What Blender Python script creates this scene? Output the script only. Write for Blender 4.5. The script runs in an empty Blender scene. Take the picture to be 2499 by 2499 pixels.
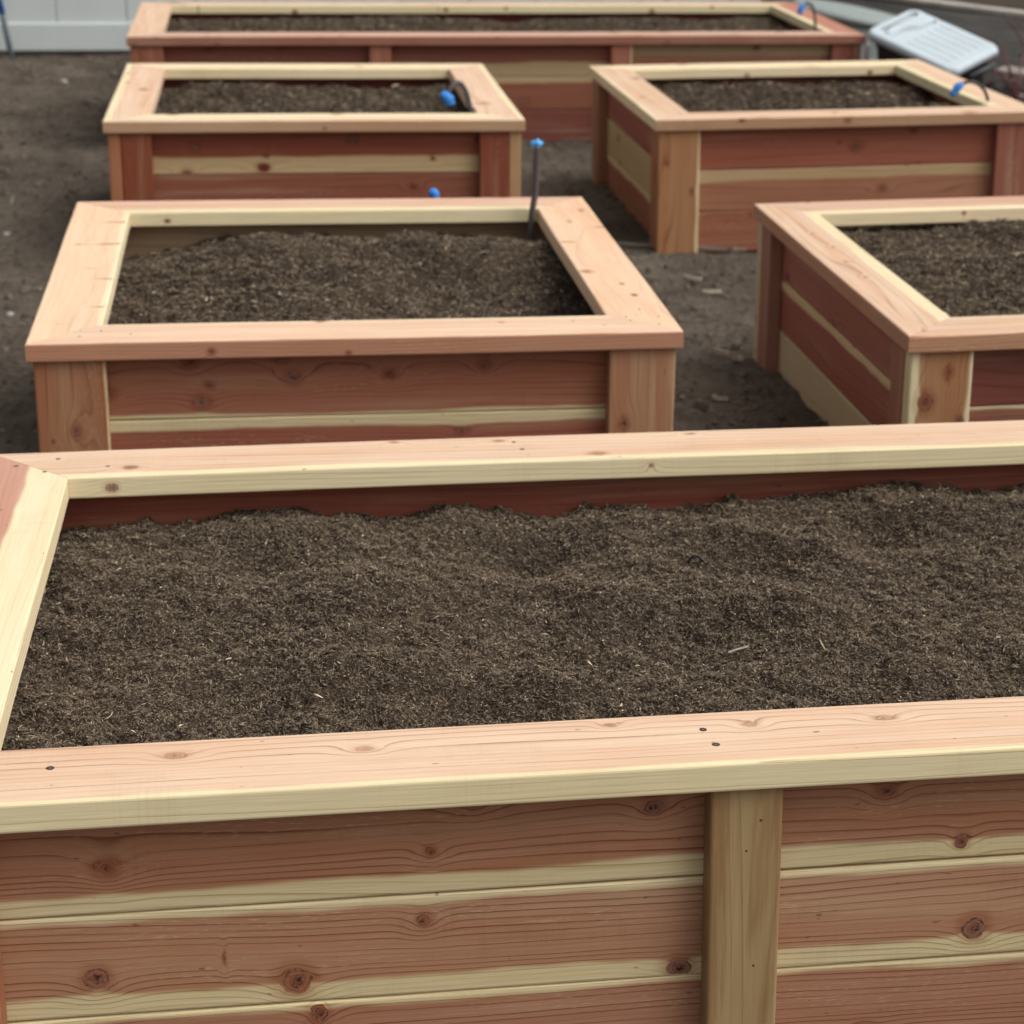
import bpy, math, random
import numpy as np
from mathutils import Matrix, Vector
rng = np.random.default_rng(7)
random.seed(11)
sc = bpy.context.scene
COL = sc.collection
H = 1.1142930          # camera height above the cap plane (cap plane is z=-H, camera at the origin)
ZG = -H - 0.455        # ground level
CW, CT = 0.14, 0.038   # cap rail width / lumber thickness
OV = 0.012             # cap overhang past the corner trim

# ------------------------------------------------------------------ tags
def tag(o, label=None, cat=None, group=None, kind=None):
    if label: o['label'] = label
    if cat: o['category'] = cat
    if group: o['group'] = group
    if kind: o['kind'] = kind
    return o

def empty(name, loc=(0, 0, 0), rot=(0, 0, 0)):
    o = bpy.data.objects.new(name, None)
    COL.objects.link(o); o.location = loc; o.rotation_euler = rot
    o.empty_display_size = 0.1
    return o

def link(name, me, mat=None, parent=None):
    o = bpy.data.objects.new(name, me)
    COL.objects.link(o)
    if mat is not None:
        for m in (mat if isinstance(mat, (list, tuple)) else [mat]):
            me.materials.append(m)
    if parent is not None: o.parent = parent
    return o

def mesh(name, verts, faces, smooth=False):
    me = bpy.data.meshes.new(name)
    me.from_pydata([tuple(v) for v in verts], [], faces)
    if smooth:
        me.polygons.foreach_set('use_smooth', [True] * len(me.polygons))
    me.update()
    return me

def fix_normals(me):
    import bmesh
    bm = bmesh.new(); bm.from_mesh(me)
    bmesh.ops.recalc_face_normals(bm, faces=bm.faces)
    bm.to_mesh(me); bm.free()

# ------------------------------------------------------------------ node helper
class NT:
    def __init__(self, name):
        self.m = bpy.data.materials.new(name); self.m.use_nodes = True
        self.t = self.m.node_tree; self.t.nodes.clear()
        self.out = self.t.nodes.new('ShaderNodeOutputMaterial')
        self.b = self.t.nodes.new('ShaderNodeBsdfPrincipled')
        self.t.links.new(self.b.outputs[0], self.out.inputs[0])
    def n(self, typ, **kw):
        nd = self.t.nodes.new(typ)
        for k, v in kw.items(): setattr(nd, k, v)
        return nd
    def put(self, sock, v):
        if v is None: return
        if isinstance(v, bpy.types.NodeSocket): self.t.links.new(v, sock)
        elif isinstance(v, (tuple, list)):
            if len(sock.default_value) == 4 and len(v) == 3: v = (*v, 1)
            sock.default_value = v
        else:
            try: sock.default_value = v
            except TypeError: sock.default_value = (v, v, v)
    def M(self, op, a, b=None, c=None, clamp=False):
        nd = self.n('ShaderNodeMath', operation=op); nd.use_clamp = clamp
        self.put(nd.inputs[0], a); self.put(nd.inputs[1], b)
        if c is not None: self.put(nd.inputs[2], c)
        return nd.outputs[0]
    def comb(self, x, y, z=0.0):
        nd = self.n('ShaderNodeCombineXYZ')
        self.put(nd.inputs[0], x); self.put(nd.inputs[1], y); self.put(nd.inputs[2], z)
        return nd.outputs[0]
    def sep(self, v):
        nd = self.n('ShaderNodeSeparateXYZ'); self.put(nd.inputs[0], v)
        return nd.outputs
    def noise(self, vec, scale=1.0, detail=2.0, rough=0.5, dist=0.0, col=False):
        nd = self.n('ShaderNodeTexNoise'); self.put(nd.inputs['Vector'], vec)
        nd.inputs['Scale'].default_value = scale; nd.inputs['Detail'].default_value = detail
        nd.inputs['Roughness'].default_value = rough; nd.inputs['Distortion'].default_value = dist
        return nd.outputs[1 if col else 0]
    def mix(self, f, a, b, blend='MIX'):
        nd = self.n('ShaderNodeMix', data_type='RGBA', blend_type=blend)
        self.put(nd.inputs[0], f); self.put(nd.inputs[6], a); self.put(nd.inputs[7], b)
        return nd.outputs[2]
    def mr(self, v, a, b, c=0.0, d=1.0, smooth=True):
        nd = self.n('ShaderNodeMapRange'); nd.interpolation_type = 'SMOOTHSTEP' if smooth else 'LINEAR'
        self.put(nd.inputs[0], v)
        for i, x in enumerate((a, b, c, d)): self.put(nd.inputs[i + 1], x)
        return nd.outputs[0]
    def attr(self, name, kind='Vector'):
        nd = self.n('ShaderNodeAttribute'); nd.attribute_name = name
        return nd.outputs[kind]
    def geo(self, k='Position'):
        return self.n('ShaderNodeNewGeometry').outputs[k]
    def ramp(self, f, stops):
        nd = self.n('ShaderNodeValToRGB'); self.put(nd.inputs[0], f)
        cr = nd.color_ramp
        while len(cr.elements) < len(stops): cr.elements.new(0.5)
        for e, (p, c) in zip(cr.elements, stops): e.position = p; e.color = (*c, 1)
        return nd.outputs[0]
    def bump(self, h, strength, dist, normal=None):
        nd = self.n('ShaderNodeBump'); self.put(nd.inputs['Height'], h)
        nd.inputs['Strength'].default_value = strength; nd.inputs['Distance'].default_value = dist
        if normal is not None: self.put(nd.inputs['Normal'], normal)
        return nd.outputs[0]
    def fin(self, col, rough=0.7, spec=0.3, normal=None, metal=0.0):
        self.put(self.b.inputs['Base Color'], col); self.put(self.b.inputs['Roughness'], rough)
        self.put(self.b.inputs['Specular IOR Level'], spec); self.put(self.b.inputs['Metallic'], metal)
        if normal is not None: self.put(self.b.inputs['Normal'], normal)
        return self.m

# ------------------------------------------------------------------ wood
def wood_material(name, knots=None, spots=None, plain=False, linef=62.0, side=(), lc=1.0, streak=None, kf=1.0):
    """knots: list of (u, v, radius[, colour index]) in metres on the board's own coordinates; None = scattered ones"""
    t = NT(name)
    bc = t.attr('bc'); sp = t.attr('sp'); hc = t.attr('hc', 'Color'); scl = t.attr('sc', 'Color')
    u, v, w = t.sep(bc); dlo, dhi, seed = t.sep(sp); ev = t.attr('ev', 'Fac')
    # organic wobble of the lookup so that knots are not perfect ellipses
    wob = t.noise(t.comb(t.M('MULTIPLY', u, 40.0), t.M('MULTIPLY', v, 70.0), t.M('ADD', w, seed)), 1.0, 2.0, 0.5, col=True)
    wx, wy, _ = t.sep(wob)
    uu = t.M('MULTIPLY_ADD', t.M('SUBTRACT', wx, 0.5), 0.016, u)
    vv = t.M('MULTIPLY_ADD', t.M('SUBTRACT', wy, 0.5), 0.008, v)
    def knot(kx, ky, R, asp=1.35):
        du = t.M('SUBTRACT', uu, kx); dv = t.M('SUBTRACT', vv, ky)
        d2 = t.M('ADD', t.M('POWER', t.M('DIVIDE', t.M('ABSOLUTE', du), asp), 2.0), t.M('MULTIPLY', dv, dv))
        r2 = t.M('MULTIPLY', R, R) if isinstance(R, bpy.types.NodeSocket) else R * R
        q = t.M('DIVIDE', d2, t.M('MAXIMUM', r2, 1e-7))              # (d/R)^2
        fall = t.M('MINIMUM', 1.0, t.M('DIVIDE', 1.0, t.M('MAXIMUM', q, 0.001)))
        fade = t.M('POWER', 2.718, t.M('MULTIPLY', d2, -260.0))
        warp = t.M('MULTIPLY', t.M('MULTIPLY', dv, fall), fade)
        return q, warp
    Q = None; W = None
    if plain:
        Q = 50.0; W = 0.0
    elif knots is None:
        vo = t.n('ShaderNodeTexVoronoi'); vo.voronoi_dimensions = '2D'
        cu, cv = 0.24, 0.13
        t.put(vo.inputs['Vector'], t.comb(t.M('DIVIDE', uu, cu), t.M('DIVIDE', vv, cv)))
        vo.inputs['Scale'].default_value = 1.0
        px, py, _ = t.sep(vo.outputs['Position']); cr, cg, _ = t.sep(vo.outputs['Color'])
        R = t.M('MULTIPLY', t.M('GREATER_THAN', cr, 0.58), t.M('MULTIPLY_ADD', cg, 0.010, 0.004))
        R = t.M('MAXIMUM', R, 0.0003)
        Q, W = knot(t.M('MULTIPLY', px, cu), t.M('MULTIPLY', py, cv), R)
    else:
        for kn in knots:
            q, wp = knot(kn[0], kn[1], kn[2], kn[3] if len(kn) > 3 else 1.35)
            Q = q if Q is None else t.M('MINIMUM', Q, q)
            W = wp if W is None else t.M('ADD', W, wp)
        if Q is None: Q = 50.0; W = 0.0
    s = t.M('SUBTRACT', t.M('MULTIPLY_ADD', t.M('SUBTRACT', wy, 0.5), 0.0012, v), W)
    low = t.noise(t.comb(t.M('MULTIPLY', u, 0.9), t.M('MULTIPLY', s, 9.0), t.M('MULTIPLY_ADD', w, 5.0, seed)), 1.0, 1.0, 0.45)
    # narrow faces carry their own small knots
    if side:
        QS = None
        for (ku, kw, kr_) in side:
            a_ = t.M('DIVIDE', t.M('SUBTRACT', uu, ku), 1.3 * kr_); b_ = t.M('DIVIDE', t.M('SUBTRACT', w, kw), kr_)
            q_ = t.M('ADD', t.M('MULTIPLY', a_, a_), t.M('MULTIPLY', b_, b_)); QS = q_ if QS is None else t.M('MINIMUM', QS, q_)
    elif knots is None:
        vs_ = t.n('ShaderNodeTexVoronoi'); vs_.voronoi_dimensions = '2D'; vs_.inputs['Scale'].default_value = 1.0
        t.put(vs_.inputs['Vector'], t.comb(t.M('DIVIDE', uu, .35), t.M('DIVIDE', t.M('ADD', w, seed), .05)))
        a_, b_, _ = t.sep(vs_.outputs['Position']); c_, d_, _ = t.sep(vs_.outputs['Color'])
        rs_ = t.M('MAXIMUM', t.M('MULTIPLY', t.M('GREATER_THAN', c_, .55), t.M('MULTIPLY_ADD', d_, .005, .003)), .0002)
        a_ = t.M('DIVIDE', t.M('SUBTRACT', uu, t.M('MULTIPLY', a_, .35)), t.M('MULTIPLY', rs_, 1.3))
        b_ = t.M('DIVIDE', t.M('SUBTRACT', t.M('ADD', w, seed), t.M('MULTIPLY', b_, .05)), rs_)
        QS = t.M('ADD', t.M('MULTIPLY', a_, a_), t.M('MULTIPLY', b_, b_))
    else: QS = 60.0
    if not plain: 
        isf = t.mr(ev, .0018, .0034)
        Q = t.M('ADD', t.M('MULTIPLY', Q, isf), t.M('MULTIPLY', QS, t.M('SUBTRACT', 1.0, isf)))
        Q = t.M('MINIMUM', Q, 400.0)
    eye = t.M('MULTIPLY', t.M('POWER', 2.718, t.M('MULTIPLY', Q, -0.11)), 1.4)
    phase = t.M('ADD', t.M('ADD', t.M('MULTIPLY', s, linef), t.M('MULTIPLY', low, 7.5)), t.M('MULTIPLY_ADD', w, 120.0, eye))
    fr = t.M('FRACT', phase)
    # late-wood line: slow rise, sharp fall, each ring with its own strength
    ringid = t.noise(t.comb(t.M('FLOOR', phase), seed, 0.0), 0.73, 0.0)
    line = t.M('MULTIPLY', t.M('POWER', fr, 8.0), t.mr(fr, 1.0, 0.95))
    line = t.M('MULTIPLY', line, t.mr(ringid, 0.28, 0.62, 0.3, 1.4))
    line = t.M('MULTIPLY', line, t.mr(t.noise(t.comb(t.M('MULTIPLY', u, 5.0), t.M('MULTIPLY', v, 30.0), seed), 1.0, 2.0), 0.3, 0.62, 0.45, 1.1))
    line = t.M('MULTIPLY', line, t.mr(ev, .0018, .0034, 1.5, lc))
    fr2 = t.M('FRACT', t.M('MULTIPLY', phase, 2.6))
    line2 = t.M('MULTIPLY', t.M('POWER', fr2, 3.0), 0.12 * lc)
    # sapwood mask near the two long edges
    wav = t.M('MULTIPLY', t.M('SUBTRACT', t.noise(t.comb(t.M('MULTIPLY', u, 2.6), seed, 3.0), 1.0, 3.0, 0.6), 0.5), 0.030)
    wsum = t.M('ADD', wav, t.M('MULTIPLY', W, 0.9))
    sap = t.M('MAXIMUM', t.mr(t.M('ADD', dlo, wsum), 0.005, -0.004), t.mr(t.M('SUBTRACT', dhi, wsum), 0.005, -0.004))
    # base colours with slow mottling
    mott = t.noise(t.comb(t.M('MULTIPLY', u, 1.6), t.M('MULTIPLY', s, 26.0), t.M('ADD', seed, 7.0)), 1.0, 3.0, 0.55)
    heart = t.mix(t.mr(mott, 0.38, 0.72, 0.0, 0.55), hc, t.mix(1.0, hc, (0.88, 0.70, 0.57, 1), 'MULTIPLY'))
    heart = t.mix(t.mr(mott, 0.46, 0.25, 0.0, 0.40), heart, t.mix(0.35, hc, scl))
    heart = t.mix(t.M('MULTIPLY', t.M('MINIMUM', t.M('ADD', line, line2), 1.0), 0.85), heart, t.mix(1.0, heart, (0.46, 0.32, 0.24, 1), 'MULTIPLY'))
    sapc = t.mix(t.mr(mott, 0.35, 0.7, 0.0, 0.5), scl, t.mix(1.0, scl, (0.90, 0.86, 0.74, 1), 'MULTIPLY'))
    sapc = t.mix(t.M('MULTIPLY', t.M('MINIMUM', t.M('ADD', line, line2), 1.0), 0.75), sapc, t.mix(1.0, sapc, (0.62, 0.52, 0.36, 1), 'MULTIPLY'))
    col = t.mix(sap, heart, sapc)
    if streak:
        st_ = t.noise(t.comb(t.M('MULTIPLY', u, 1.7), t.M('MULTIPLY_ADD', s, 26.0, t.M('MULTIPLY', low, 2.0)), t.M('ADD', seed, 21.0)), 1.0, 4.0, .62)
        col = t.mix(t.mr(st_, .47, .63, 0, .75), col, (*streak, 1))
    # fibres and planer flecks
    fib = t.noise(t.comb(t.M('MULTIPLY', u, 9.0), t.M('MULTIPLY', v, 420.0), t.M('MULTIPLY', w, 420.0)), 1.0, 2.0, 0.6)
    col = t.mix(1.0, col, t.mix(fib, (0.80, 0.79, 0.78, 1), (1.18, 1.18, 1.18, 1)), 'MULTIPLY')
    fl = t.noise(t.comb(t.M('MULTIPLY', u, 55.0), t.M('MULTIPLY', v, 420.0), t.M('MULTIPLY_ADD', w, 300.0, seed)), 1.0, 1.0, 0.5)
    flz = t.mr(t.noise(t.comb(t.M('MULTIPLY', u, 2.0), t.M('MULTIPLY', v, 14.0), seed), 1.0, 2.0), 0.5, 0.68)
    col = t.mix(t.M('MULTIPLY', t.M('MULTIPLY', t.mr(fl, 0.60, 0.70), flz), 0.5), col, t.mix(0.5, col, scl))
    saw = t.noise(t.comb(t.M('MULTIPLY', u, 210.0), t.M('MULTIPLY', v, 6.0), t.M('ADD', seed, 31.0)), 1.0, 1.0, .5)
    gr = t.noise(t.comb(t.M('MULTIPLY', u, 5.0), t.M('MULTIPLY', v, 12.0), t.M('ADD', seed, 37.0)), 1.0, 4.0, .65)
    col = t.mix(t.M('MULTIPLY', t.mr(saw, .45, .7), t.mr(gr, .45, .7, 0, .14)), col, t.mix(1.0, col, (.70, .64, .58, 1), 'MULTIPLY'))
    col = t.mix(t.mr(gr, .56, .74, 0, .22), col, t.mix(1.0, col, (.74, .68, .62, 1), 'MULTIPLY'))
    # small stray pits and dirt specks
    pit = t.noise(t.comb(t.M('MULTIPLY', u, 45.0), t.M('MULTIPLY', v, 110.0), t.M('ADD', seed, 2.0)), 1.0, 1.0, 0.5)
    col = t.mix(t.mr(pit, 0.765, 0.80, 0.0, 0.6), col, (0.10, 0.05, 0.03, 1))
    # knots
    hgt = t.M('MULTIPLY', t.M('ADD', line, t.M('MULTIPLY', fib, 0.35)), 1.0)
    if not plain and (knots != [] or side):
        qs = t.M('SQRT', Q)
        halo = t.M('MULTIPLY', t.mr(qs, 2.3, 0.9), 0.60 * kf)
        col = t.mix(halo, col, t.mix(1.0, col, (0.62, 0.40, 0.32, 1), 'MULTIPLY'))
        kr = t.M('FRACT', t.M('MULTIPLY', qs, 3.4))
        kv_ = t.noise(t.comb(t.M('MULTIPLY', u, 3.7), t.M('MULTIPLY', v, 7.0), t.M('ADD', seed, 11.0)), 1.0, 0.0)
        kbase = t.mix(t.mr(kv_, .35, .62), t.mix(1.0, hc, (0.72, 0.52, 0.46, 1), 'MULTIPLY'), (.27, .125, .08, 1))
        kc = t.mix(t.M('MULTIPLY', t.M('POWER', kr, 2.0), .6), kbase, t.mix(1.0, kbase, (0.50, 0.34, 0.28, 1), 'MULTIPLY'))
        kc = t.mix(t.mr(qs, .75, .1, 0, .55), kc, t.mix(1.0, kbase, (0.34, 0.22, 0.18, 1), 'MULTIPLY'))
        crack = t.noise(t.comb(t.M('MULTIPLY', u, 180.0), t.M('MULTIPLY', v, 150.0), seed), 1.0, 3.0, 0.7)
        kc = t.mix(t.M('MULTIPLY', t.mr(crack, 0.50, 0.62), t.mr(qs, 0.85, 0.2)), kc, (0.02, 0.010, 0.008, 1))
        rimn = t.noise(t.comb(t.M('MULTIPLY', u, 75.0), t.M('MULTIPLY', v, 75.0), t.M('MULTIPLY_ADD', w, 75.0, seed)), 1.0, 2.0, .6)
        rim = t.M('MULTIPLY', t.mr(t.M('ABSOLUTE', t.M('SUBTRACT', qs, 0.98)), 0.20, 0.02), t.mr(rimn, 0.46, 0.66, 0.0, 0.85))
        kc = t.mix(rim, kc, (0.030, 0.013, 0.010, 1))
        col = t.mix(t.mr(qs, 1.16, 0.94, 0.0, kf), col, kc)
        hgt = t.M('ADD', hgt, t.M('MULTIPLY', t.M('ADD', rim, t.mr(crack, 0.5, 0.62)), t.M('MULTIPLY', t.mr(qs, 1.2, 1.0), 2.5)))
    for (su, sv, sr) in (spots or []):
        du = t.M('SUBTRACT', u, su); dv = t.M('SUBTRACT', v, sv)
        d = t.M('SQRT', t.M('ADD', t.M('MULTIPLY', du, du), t.M('MULTIPLY', dv, dv)))
        d = t.M('MULTIPLY_ADD', t.M('SUBTRACT', wx, 0.5), sr * 0.9, d)
        k = t.mr(d, sr * 1.15, sr * 0.85)
        col = t.mix(k, col, t.mix(t.mr(d, sr * 0.35, sr * 0.6), (0.13, 0.10, 0.08, 1), (0.045, 0.022, 0.014, 1)))
        hgt = t.M('ADD', hgt, t.M('MULTIPLY', k, 14.0))
    nrm = t.bump(t.M('MULTIPLY', hgt, -1.0), 0.35, 0.0005)
    return t.fin(col, t.mr(fib, 0.2, 0.8, 0.52, 0.74), 0.28, nrm)

WOOD = wood_material('redwood')
WOODPLAIN = wood_material('redwood clear', plain=True)

# linear base colours
PINK = (0.66, 0.435, 0.31); TAN = (0.72, 0.515, 0.355); PEACH = (0.71, 0.505, 0.355)
BROWN = (0.415, 0.205, 0.118); RED = (0.26, 0.090, 0.052); ORANGE = (0.37, 0.155, 0.078)
DEEP = (0.22, 0.070, 0.046); MAUVE = (0.37, 0.165, 0.120); TANB = (0.42, 0.25, 0.15)
SAP = (0.77, 0.665, 0.43); SAPB = (0.67, 0.555, 0.335); SAPG = (0.56, 0.50, 0.34); OLIVE = (0.37, 0.26, 0.125)
PALE = (0.82, 0.68, 0.45)

def board(name, parent, o, U, V, Wd, L, w, th, heart=PINK, sap=SAP, slo=-0.02, shi=-0.02,
          mat=None, miter=(0, 0), rad=0.0045, bow=0.0012, raw=False, nseg=14, label=None, edge=None):
    """lumber: origin o, unit axes U (length), V (width, v=0..w), Wd (thickness); miter pulls the ends in by v"""
    o, U, V, Wd = map(Vector, (o, U, V, Wd))
    prof = []
    for cx, cy, a0 in ((w - rad, th - rad, 0), (rad, th - rad, 90), (rad, rad, 180), (w - rad, rad, 270)):
        for k in range(4):
            a = math.radians(a0 + 30 * k)
            prof.append((cx + rad * math.cos(a), cy + rad * math.sin(a)))
    # extra vertices on the two wide faces so that 'ev' is right inside them
    prof = prof[:4] + [(rad + .006, th)] + prof[4:12] + [(w - rad - .006, 0)] + prof[12:]
    prof = prof[:4] + [(w - rad - .006, th)] + prof[4:] ; prof.insert(14, (rad + .006, 0))
    n = len(prof)
    ph = random.uniform(0, 6.28); ph2 = random.uniform(0, 6.28)
    ou, ov = (0, 0) if raw else (random.uniform(-40, 40), random.uniform(-9, 9))
    seed = random.uniform(0, 50)
    verts, bc, sp, ev = [], [], [], []
    if bow == 0: nseg = 1
    for i in range(nseg + 1):
        f = i / nseg
        for (v, t) in prof:
            u0 = miter[0] * v; u1 = L - miter[1] * v
            u = u0 + (u1 - u0) * f
            env = math.sin(math.pi * f)
            dv = bow * env * math.sin(u * 3.1 + ph); dw = bow * 0.8 * env * math.sin(u * 2.3 + ph2)
            p = o + U * u + V * (v + dv) + Wd * (t + dw)
            verts.append(p); bc.append((u + ou, v + ov, t)); sp.append((v - slo, (w - v) - shi, seed)); ev.append(min(v, w - v))
    faces = []
    for i in range(nseg):
        a = i * n; b = a + n
        for k in range(n):
            k2 = (k + 1) % n
            faces.append((a + k, a + k2, b + k2, b + k))
    faces.append(tuple(range(n))[::-1]); faces.append(tuple(nseg * n + k for k in range(n)))
    me = mesh(name, verts, faces)
    if U.cross(V).dot(Wd) > 0:
        me.flip_normals()
    def add(nm, typ, data):
        at = me.attributes.new(nm, typ, 'POINT')
        at.data.foreach_set('vector' if typ == 'FLOAT_VECTOR' else 'color', np.array(data, dtype=np.float32).ravel())
    me.attributes.new('ev', 'FLOAT', 'POINT').data.foreach_set('value', np.array(ev, dtype=np.float32)); add('bc', 'FLOAT_VECTOR', bc); add('sp', 'FLOAT_VECTOR', sp)
    j = random.uniform(0.95, 1.05)
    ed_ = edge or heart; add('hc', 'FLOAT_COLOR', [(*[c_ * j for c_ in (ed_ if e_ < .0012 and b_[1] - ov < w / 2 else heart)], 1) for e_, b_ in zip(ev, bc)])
    add('sc', 'FLOAT_COLOR', [(*sap, 1)] * len(verts))
    ob = link(name, me, mat or WOOD, parent)
    if label: ob['label'] = label
    return ob

# ------------------------------------------------------------------ planter box
def planter(x, y, yaw, W, L, dz, tx, ty, label, caps, front, left, posts, mids=(), inner_post=False,
            back=RED, sidefirst=False, per_bay=None, rawfront=None):
    a = yaw
    cz = -H + dz - tx * W / 2 - ty * L / 2
    root = empty('planter_box', (x, y, cz - 0.455), (ty, -tx, a))
    tag(root, label, 'planter box', 'redwood raised planter boxes filled with soil')
    Z = 0.455
    # --- cap rails (mitred)
    c = caps
    def cap(k, o, U, V, ln):
        d = dict(c[k]); lab = d.pop('label', None)
        return board('cap_rail', root, o, U, V, (0, 0, -1), ln, CW, CT, miter=(1, 1), label=lab, rad=0.004, **d)
    g = 0.0006
    cap('f', (g, 0, Z), (1, 0, 0), (0, 1, 0), W - 2 * g)
    cap('b', (g, L, Z), (1, 0, 0), (0, -1, 0), W - 2 * g)
    cap('l', (0, g, Z), (0, 1, 0), (1, 0, 0), L - 2 * g)
    cap('r', (W, g, Z), (0, 1, 0), (-1, 0, 0), L - 2 * g)
    # --- boards, three courses
    top = Z - CT
    bo = OV + 0.038                       # outer plane of the boards
    bw = 0.1374
    for k in range(3):
        z0 = top - (k + 1) * 0.139
        fk = front[k]
        if per_bay:
            cuts = per_bay['cuts']
            for q in range(len(cuts) - 1):
                d = per_bay['boards'][q][k]
                board('side_board', root, (cuts[q] + .001, bo, z0), (1, 0, 0), (0, 0, 1), (0, 1, 0), cuts[q + 1] - cuts[q] - .002, bw, .038, **d)
        else:
            board('side_board', root, (bo, bo, z0), (1, 0, 0), (0, 0, 1), (0, 1, 0), W - 2 * bo, bw, .038, **fk)
        board('side_board', root, (bo, L - bo, z0), (1, 0, 0), (0, 0, 1), (0, -1, 0), W - 2 * bo, bw, .038, heart=back, sap=SAPB, mat=WOODPLAIN)
        lk = left[k]
        board('side_board', root, (bo, bo + .039, z0), (0, 1, 0), (0, 0, 1), (1, 0, 0), L - 2 * bo - .078, bw, .038, **lk)
        board('side_board', root, (W - bo, bo + .039, z0), (0, 1, 0), (0, 0, 1), (-1, 0, 0), L - 2 * bo - .078, bw, .038, heart=RED if k != 1 else BROWN, sap=SAPB, slo=.02)
    # --- corner trim: wide board on one face, narrow one tucked behind it on the other
    hgt = top + 0.03
    for (cx, sx, nm) in ((OV, 1, 'fl'), (W - OV, -1, 'fr')):
        for (cy, sy) in ((OV, 1), (L - OV, -1)):
            key = ('f' if sy == 1 else 'b') + ('l' if sx == 1 else 'r')
            p = posts.get(key, {}); pf = p.get('face', dict(heart=BROWN)); ps = p.get('side', dict(heart=BROWN))
            if not sidefirst:
                board('corner_trim', root, (cx, cy, -0.03), (0, 0, 1), (sx, 0, 0), (0, sy, 0), hgt, .139, .0378, bow=0, **pf)
                board('corner_trim', root, (cx, cy + sy * .0385, -0.03), (0, 0, 1), (0, sy, 0), (sx, 0, 0), hgt, .089, .0378, bow=0, **ps)
            else:
                board('corner_trim', root, (cx, cy, -0.03), (0, 0, 1), (0, sy, 0), (sx, 0, 0), hgt, .139, .0378, bow=0, **ps)
                board('corner_trim', root, (cx + sx * .0385, cy, -0.03), (0, 0, 1), (sx, 0, 0), (0, sy, 0), hgt, .094, .0378, bow=0, **pf)
    for (mx, d) in mids:
        ln_ = d.pop('lean', 0.0) if 'lean' in d else 0.0
        Um = Vector((-ln_, 0, 1)).normalized(); Vm = Vector((1, 0, ln_)).normalized()
        board('middle_trim', root, (mx + ln_ * .445, OV, -0.03), Um, Vm, (0, 1, 0), hgt, .089, .0378, bow=0, **d)
        board('middle_trim', root, (mx, L - OV, -0.03), (0, 0, 1), (1, 0, 0), (0, -1, 0), hgt, .089, .0378, bow=0, heart=BROWN, mat=WOODPLAIN)
    if inner_post:
        for px in (bo + .039,):
            board('inner_post', root, (px, L - bo - .039, 0), (0, 0, 1), (1, 0, 0), (0, -1, 0), top - .001, .089, .089, bow=0, heart=(.25, .175, .10), sap=(.29, .22, .13), slo=.02, mat=WOODPLAIN)
    return root

# ---- N : long box in the foreground (explicit knots and screw holes read off the photograph)
KN = lambda n, **k: wood_material(n, **k)
N_par = (-0.7959, 1.9991, 0.14878, 3.10, 1.27042, -0.0023, 0.00599, -0.00885)
mNf = KN('redwood near cap front', knots=[(.355, .100, .0075, 1.7), (.575, .090, .0065, 1.7), (.876, .118, .0045, 1.6), (1.045, .098, .0050, 1.6), (1.215, .098, .0060, 1.8), (.12, .10, .002)], side=[(2.6, .02, .004)], lc=.95, linef=85, kf=.5,
         spots=[(.212, .085, .0050), (.985, .092, .0050), (.992, .050, .0050)])
mNb = KN('redwood near cap back', knots=[(.238, .098, .008, 1.5), (.86, .025, .006, 1.6), (1.02, .112, .008, 1.7), (.68, .015, .005, 1.5), (1.20, .02, .005, 1.5)], side=[(.210, .020, .0070), (1.11, .015, .0035)], lc=.9, kf=.7,
         spots=[(.115, .04, .004), (.20, .088, .004), (.885, .035, .004), (.895, .075, .004)])
mNl = KN('redwood near cap left', knots=[], lc=.4, spots=[(L_, v_, .004) for L_, v_ in ((1.20, .05), (1.165, .10))])
mN1 = KN('redwood near board upper', knots=[(.222, .062, .0105, 1.1), (.600, .058, .0065, 1.1), (.650, .124, .0085, 1.3), (.870, .098, .0085, 1.3), (1.158, .100, .0085, 1.15), (1.375, .072, .0075, 1.2), (1.260, .024, .0085, .95)], linef=75, lc=1.8)
mN2 = KN('redwood near board middle', knots=[(.200, .052, .0135, 1.0), (.590, .104, .0080, 1.0), (.435, .030, .0175, 1.0), (.352, .070, .008, .25), (.905, .012, .0125, 1.2), (1.285, .040, .0150, 1.0)], linef=115, lc=1.7)
mN3 = KN('redwood near board lower', knots=[(.46, .122, .014, .7), (1.15, .035, .011, 1.2), (1.02, .02, .006, 1.2)], linef=130, lc=1.7)
mNm = KN('redwood near middle trim', knots=[], lc=.5, linef=45, streak=(.24, .13, .055), spots=[(.36, .045, .0016), (.40, .062, .0018), (.20, .058, .0018)])
planter(*N_par, 'longest redwood planter box filling the foreground, pale sapwood edges and knotty boards',
    dict(f=dict(heart=PEACH, sap=SAP, slo=.006, mat=mNf, raw=True),
         b=dict(heart=PEACH, sap=SAP, shi=.017, mat=mNb, raw=True),
         l=dict(heart=(.55, .30, .215), sap=PALE, shi=.068, mat=mNl, raw=True),
         r=dict(heart=PINK)),
    [dict(heart=BROWN, sap=SAPB, slo=.027, mat=mN1, raw=True),
     dict(heart=(.45, .245, .145), sap=SAPB, slo=.026, shi=.010, mat=mN2, raw=True),
     dict(heart=(.40, .20, .120), sap=SAPB, shi=.007, mat=mN3, raw=True)],
    [dict(heart=BROWN, slo=.02)] * 3,
    dict(fl=dict(face=dict(heart=ORANGE))),
    mids=[(.980, dict(heart=OLIVE, sap=OLIVE, mat=mNm, raw=True, lean=.013)), (2.0, dict(heart=BROWN))],
    back=(.26, .075, .045), sidefirst=True)

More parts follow.
